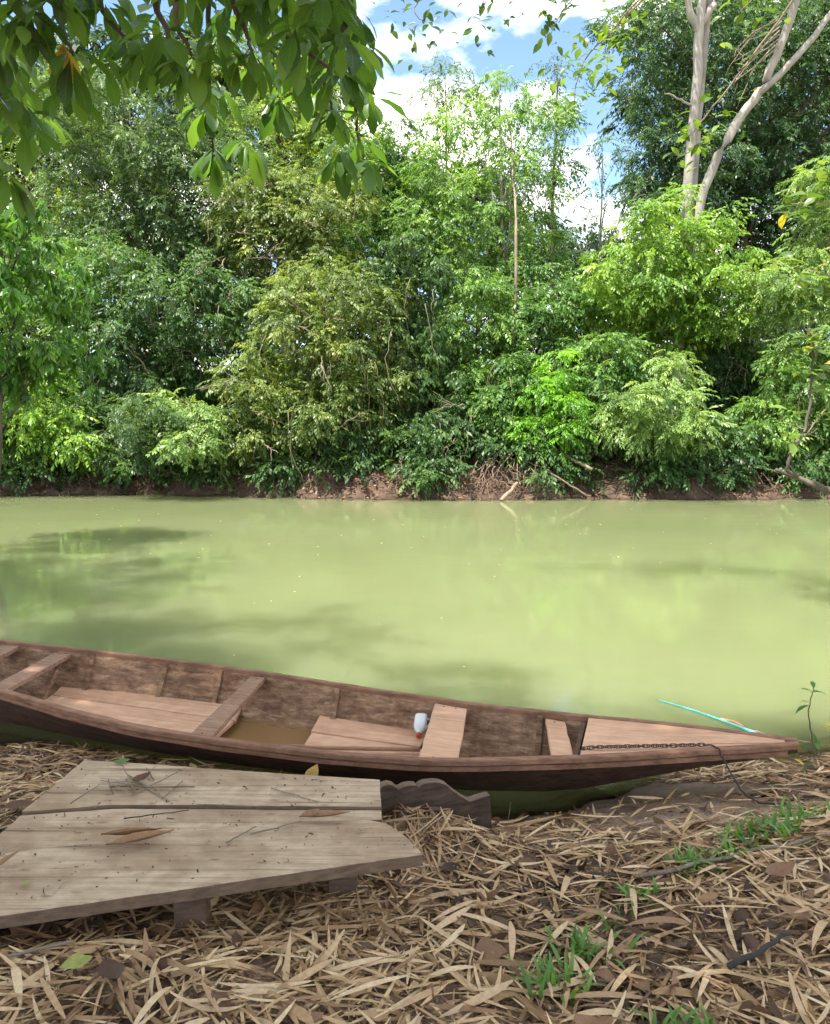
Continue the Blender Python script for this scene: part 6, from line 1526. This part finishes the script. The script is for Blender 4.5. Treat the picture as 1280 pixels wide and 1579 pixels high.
def leafy(pts, n, size, meshes, yel=0.0, hang=.3, r=.012, spread=.12, start=.25):
    p = bend(pts, 6, .012, rr)
    br = wtube('branch', pts, (r, r * .35), M_TWIG if r < .02 else M_BARK, rt, 6, .01, 6, RO, len(pts) + n)
    for i in range(n):
        t = start + (1 - start) * rr.random() ** .8
        q = p[min(len(p) - 1, int(t * (len(p) - 1)))] + Vector((rr.gauss(0, spread), rr.gauss(0, spread), rr.gauss(0, spread) - .02))
        az = rr.uniform(0, 6.28); d = Vector((math.cos(az), math.sin(az), -hang + rr.gauss(0, .3))).normalized()
        up = Vector((rr.gauss(0, .35), rr.gauss(0, .35) - .3, 1)); sd = up.cross(d).normalized(); up = d.cross(sd)
        m = Matrix((d, sd, up)).transposed().to_4x4() @ Matrix.Scale(size * rr.uniform(.7, 1.2), 4) @ Matrix.Translation((.5, 0, 0)); m.translation += q - RO
        me = RLYM if rr.random() < yel else rr.choice(meshes)
        if meshes is RLDM:
            SMALL.append((me, m.copy())); continue
        o = link('leaf', me, None, br); o.matrix_local = m
wtube('trunk', [(7.6, 7.4, RO.z), (7.5, 7.5, 3), (7.0, 7.7, 6), (6.4, 7.9, 8.2)], (.16, .08), M_BARK, rt, 4, .03, 10, RO)
leafy([(2.32, 8.6, 7.86), (1.4, 8.8, 7.14), (0.82, 9.0, 6.62), (0.69, 9.0, 6.36)], 64, 0.121, RLDM, 0, 0.4, 0.016, 0.22, 0.5)
leafy([(1.4, 8.8, 7.14), (0.41, 9.0, 6.75), (0.0, 9.0, 6.43), (0.1, 9.0, 6.26)], 64, 0.121, RLDM, 0, 0.4, 0.012, 0.2, 0.35)
leafy([(3.41, 8.4, 7.38), (2.68, 8.6, 6.66), (2.23, 8.8, 6.27), (1.81, 9.0, 5.87), (1.71, 9.0, 5.41)], 76, 0.143, RLM, 0, 0.3, 0.014, 0.17, 0.4)
leafy([(2.68, 8.6, 6.66), (2.19, 9.2, 6.32), (2.1, 9.2, 5.79)], 72, 0.143, RLM, 0.02, 0.3, 0.01, 0.2, 0.4)
leafy([(2.68, 8.6, 6.66), (1.67, 8.4, 6.26), (1.42, 8.4, 6.02), (1.34, 8.4, 5.84)], 30, 0.132, RLDM, 0, 0.5, 0.008, 0.12, 0.4)
leafy([(4.27, 8.2, 7.03), (3.88, 8.6, 6.36), (3.47, 8.8, 5.76), (3.09, 9.0, 5.25), (2.95, 9.0, 5.08)], 53, 0.143, RLM, 0.02, 0.3, 0.014, 0.14, 0.55)
leafy([(4.27, 8.2, 7.03), (3.43, 8.3, 6.27), (3.22, 8.4, 6.08)], 38, 0.143, RLM, 0.0, 0.3, 0.01, 0.18, 0.5)
leafy([(5.29, 8.2, 1.04), (4.64, 8.8, 1.27), (4.4, 9.0, 1.39), (4.11, 9.0, 1.5)], 0, 0.11, RLM, 0, 0.3, 0.055, 0.1, 0.1)
leafy([(4.35, 9.0, 1.42), (4.24, 9.0, 1.51), (4.3, 9.0, 1.75), (4.42, 9.0, 1.97), (4.45, 9.0, 2.4), (4.46, 9.0, 2.83), (4.39, 9.0, 3.08)], 30, 0.187, RLM, 0.1, 0.1, 0.024, 0.1, 0.75)
leafy([(4.44, 9.0, 1.9), (4.58, 9.0, 2.11), (4.75, 9.0, 2.33)], 9, 0.187, RLM, 0.15, 0.1, 0.01, 0.1, 0.3)
leafy([(4.42, 9.0, 1.95), (4.27, 9.0, 2.0), (4.1, 9.0, 2.11)], 9, 0.187, RLM, 0.15, 0.0, 0.008, 0.08, 0.4)
leafy([(4.47, 9.0, 2.48), (4.62, 9.0, 2.62), (4.79, 9.0, 2.8)], 11, 0.198, RLM, 0.12, 0.1, 0.01, 0.1, 0.3)
leafy([(4.5, 7.4, 3.05), (4.12, 7.6, 3.32), (3.88, 7.8, 3.47), (3.5, 8.0, 3.6)], 26, 0.209, RLM, 0.1, 0.25, 0.008, 0.1, 0.4)
leafy([(4.45, 7.4, 3.74), (4.08, 7.6, 3.96), (3.81, 7.8, 4.12), (3.56, 8.0, 4.13)], 19, 0.209, RLM, 0.15, 0.1, 0.008, 0.09, 0.45)
leafy([(4.43, 7.4, 4.08), (4.06, 7.6, 4.3), (3.83, 7.8, 4.33)], 13, 0.209, RLM, 0.15, 0.1, 0.008, 0.08, 0.5)
CO, F, T, base = [], [], [], 0
for me, m in SMALL:
    co = np.empty(len(me.vertices) * 3, dtype=np.float32); me.vertices.foreach_get('co', co); co = co.reshape(-1, 3)
    f = np.array([tuple(p.vertices) for p in me.polygons]); A = np.array(m)
    CO.append(co @ A[:3, :3].T + A[:3, 3]); F.append(f + base); base += len(co); T += [rr.random()] * len(co)
tag(link('leaf_mass', mesh_np('leaf_mass', np.concatenate(CO), np.concatenate(F), tint=T, smooth=True), M_RLDT, rt), kind='stuff')
print('leaves', N_LEAVES, 'objects', len(bpy.data.objects), 'tris', sum(len(o.data.polygons) for o in bpy.data.objects if o.type == 'MESH') * 2)
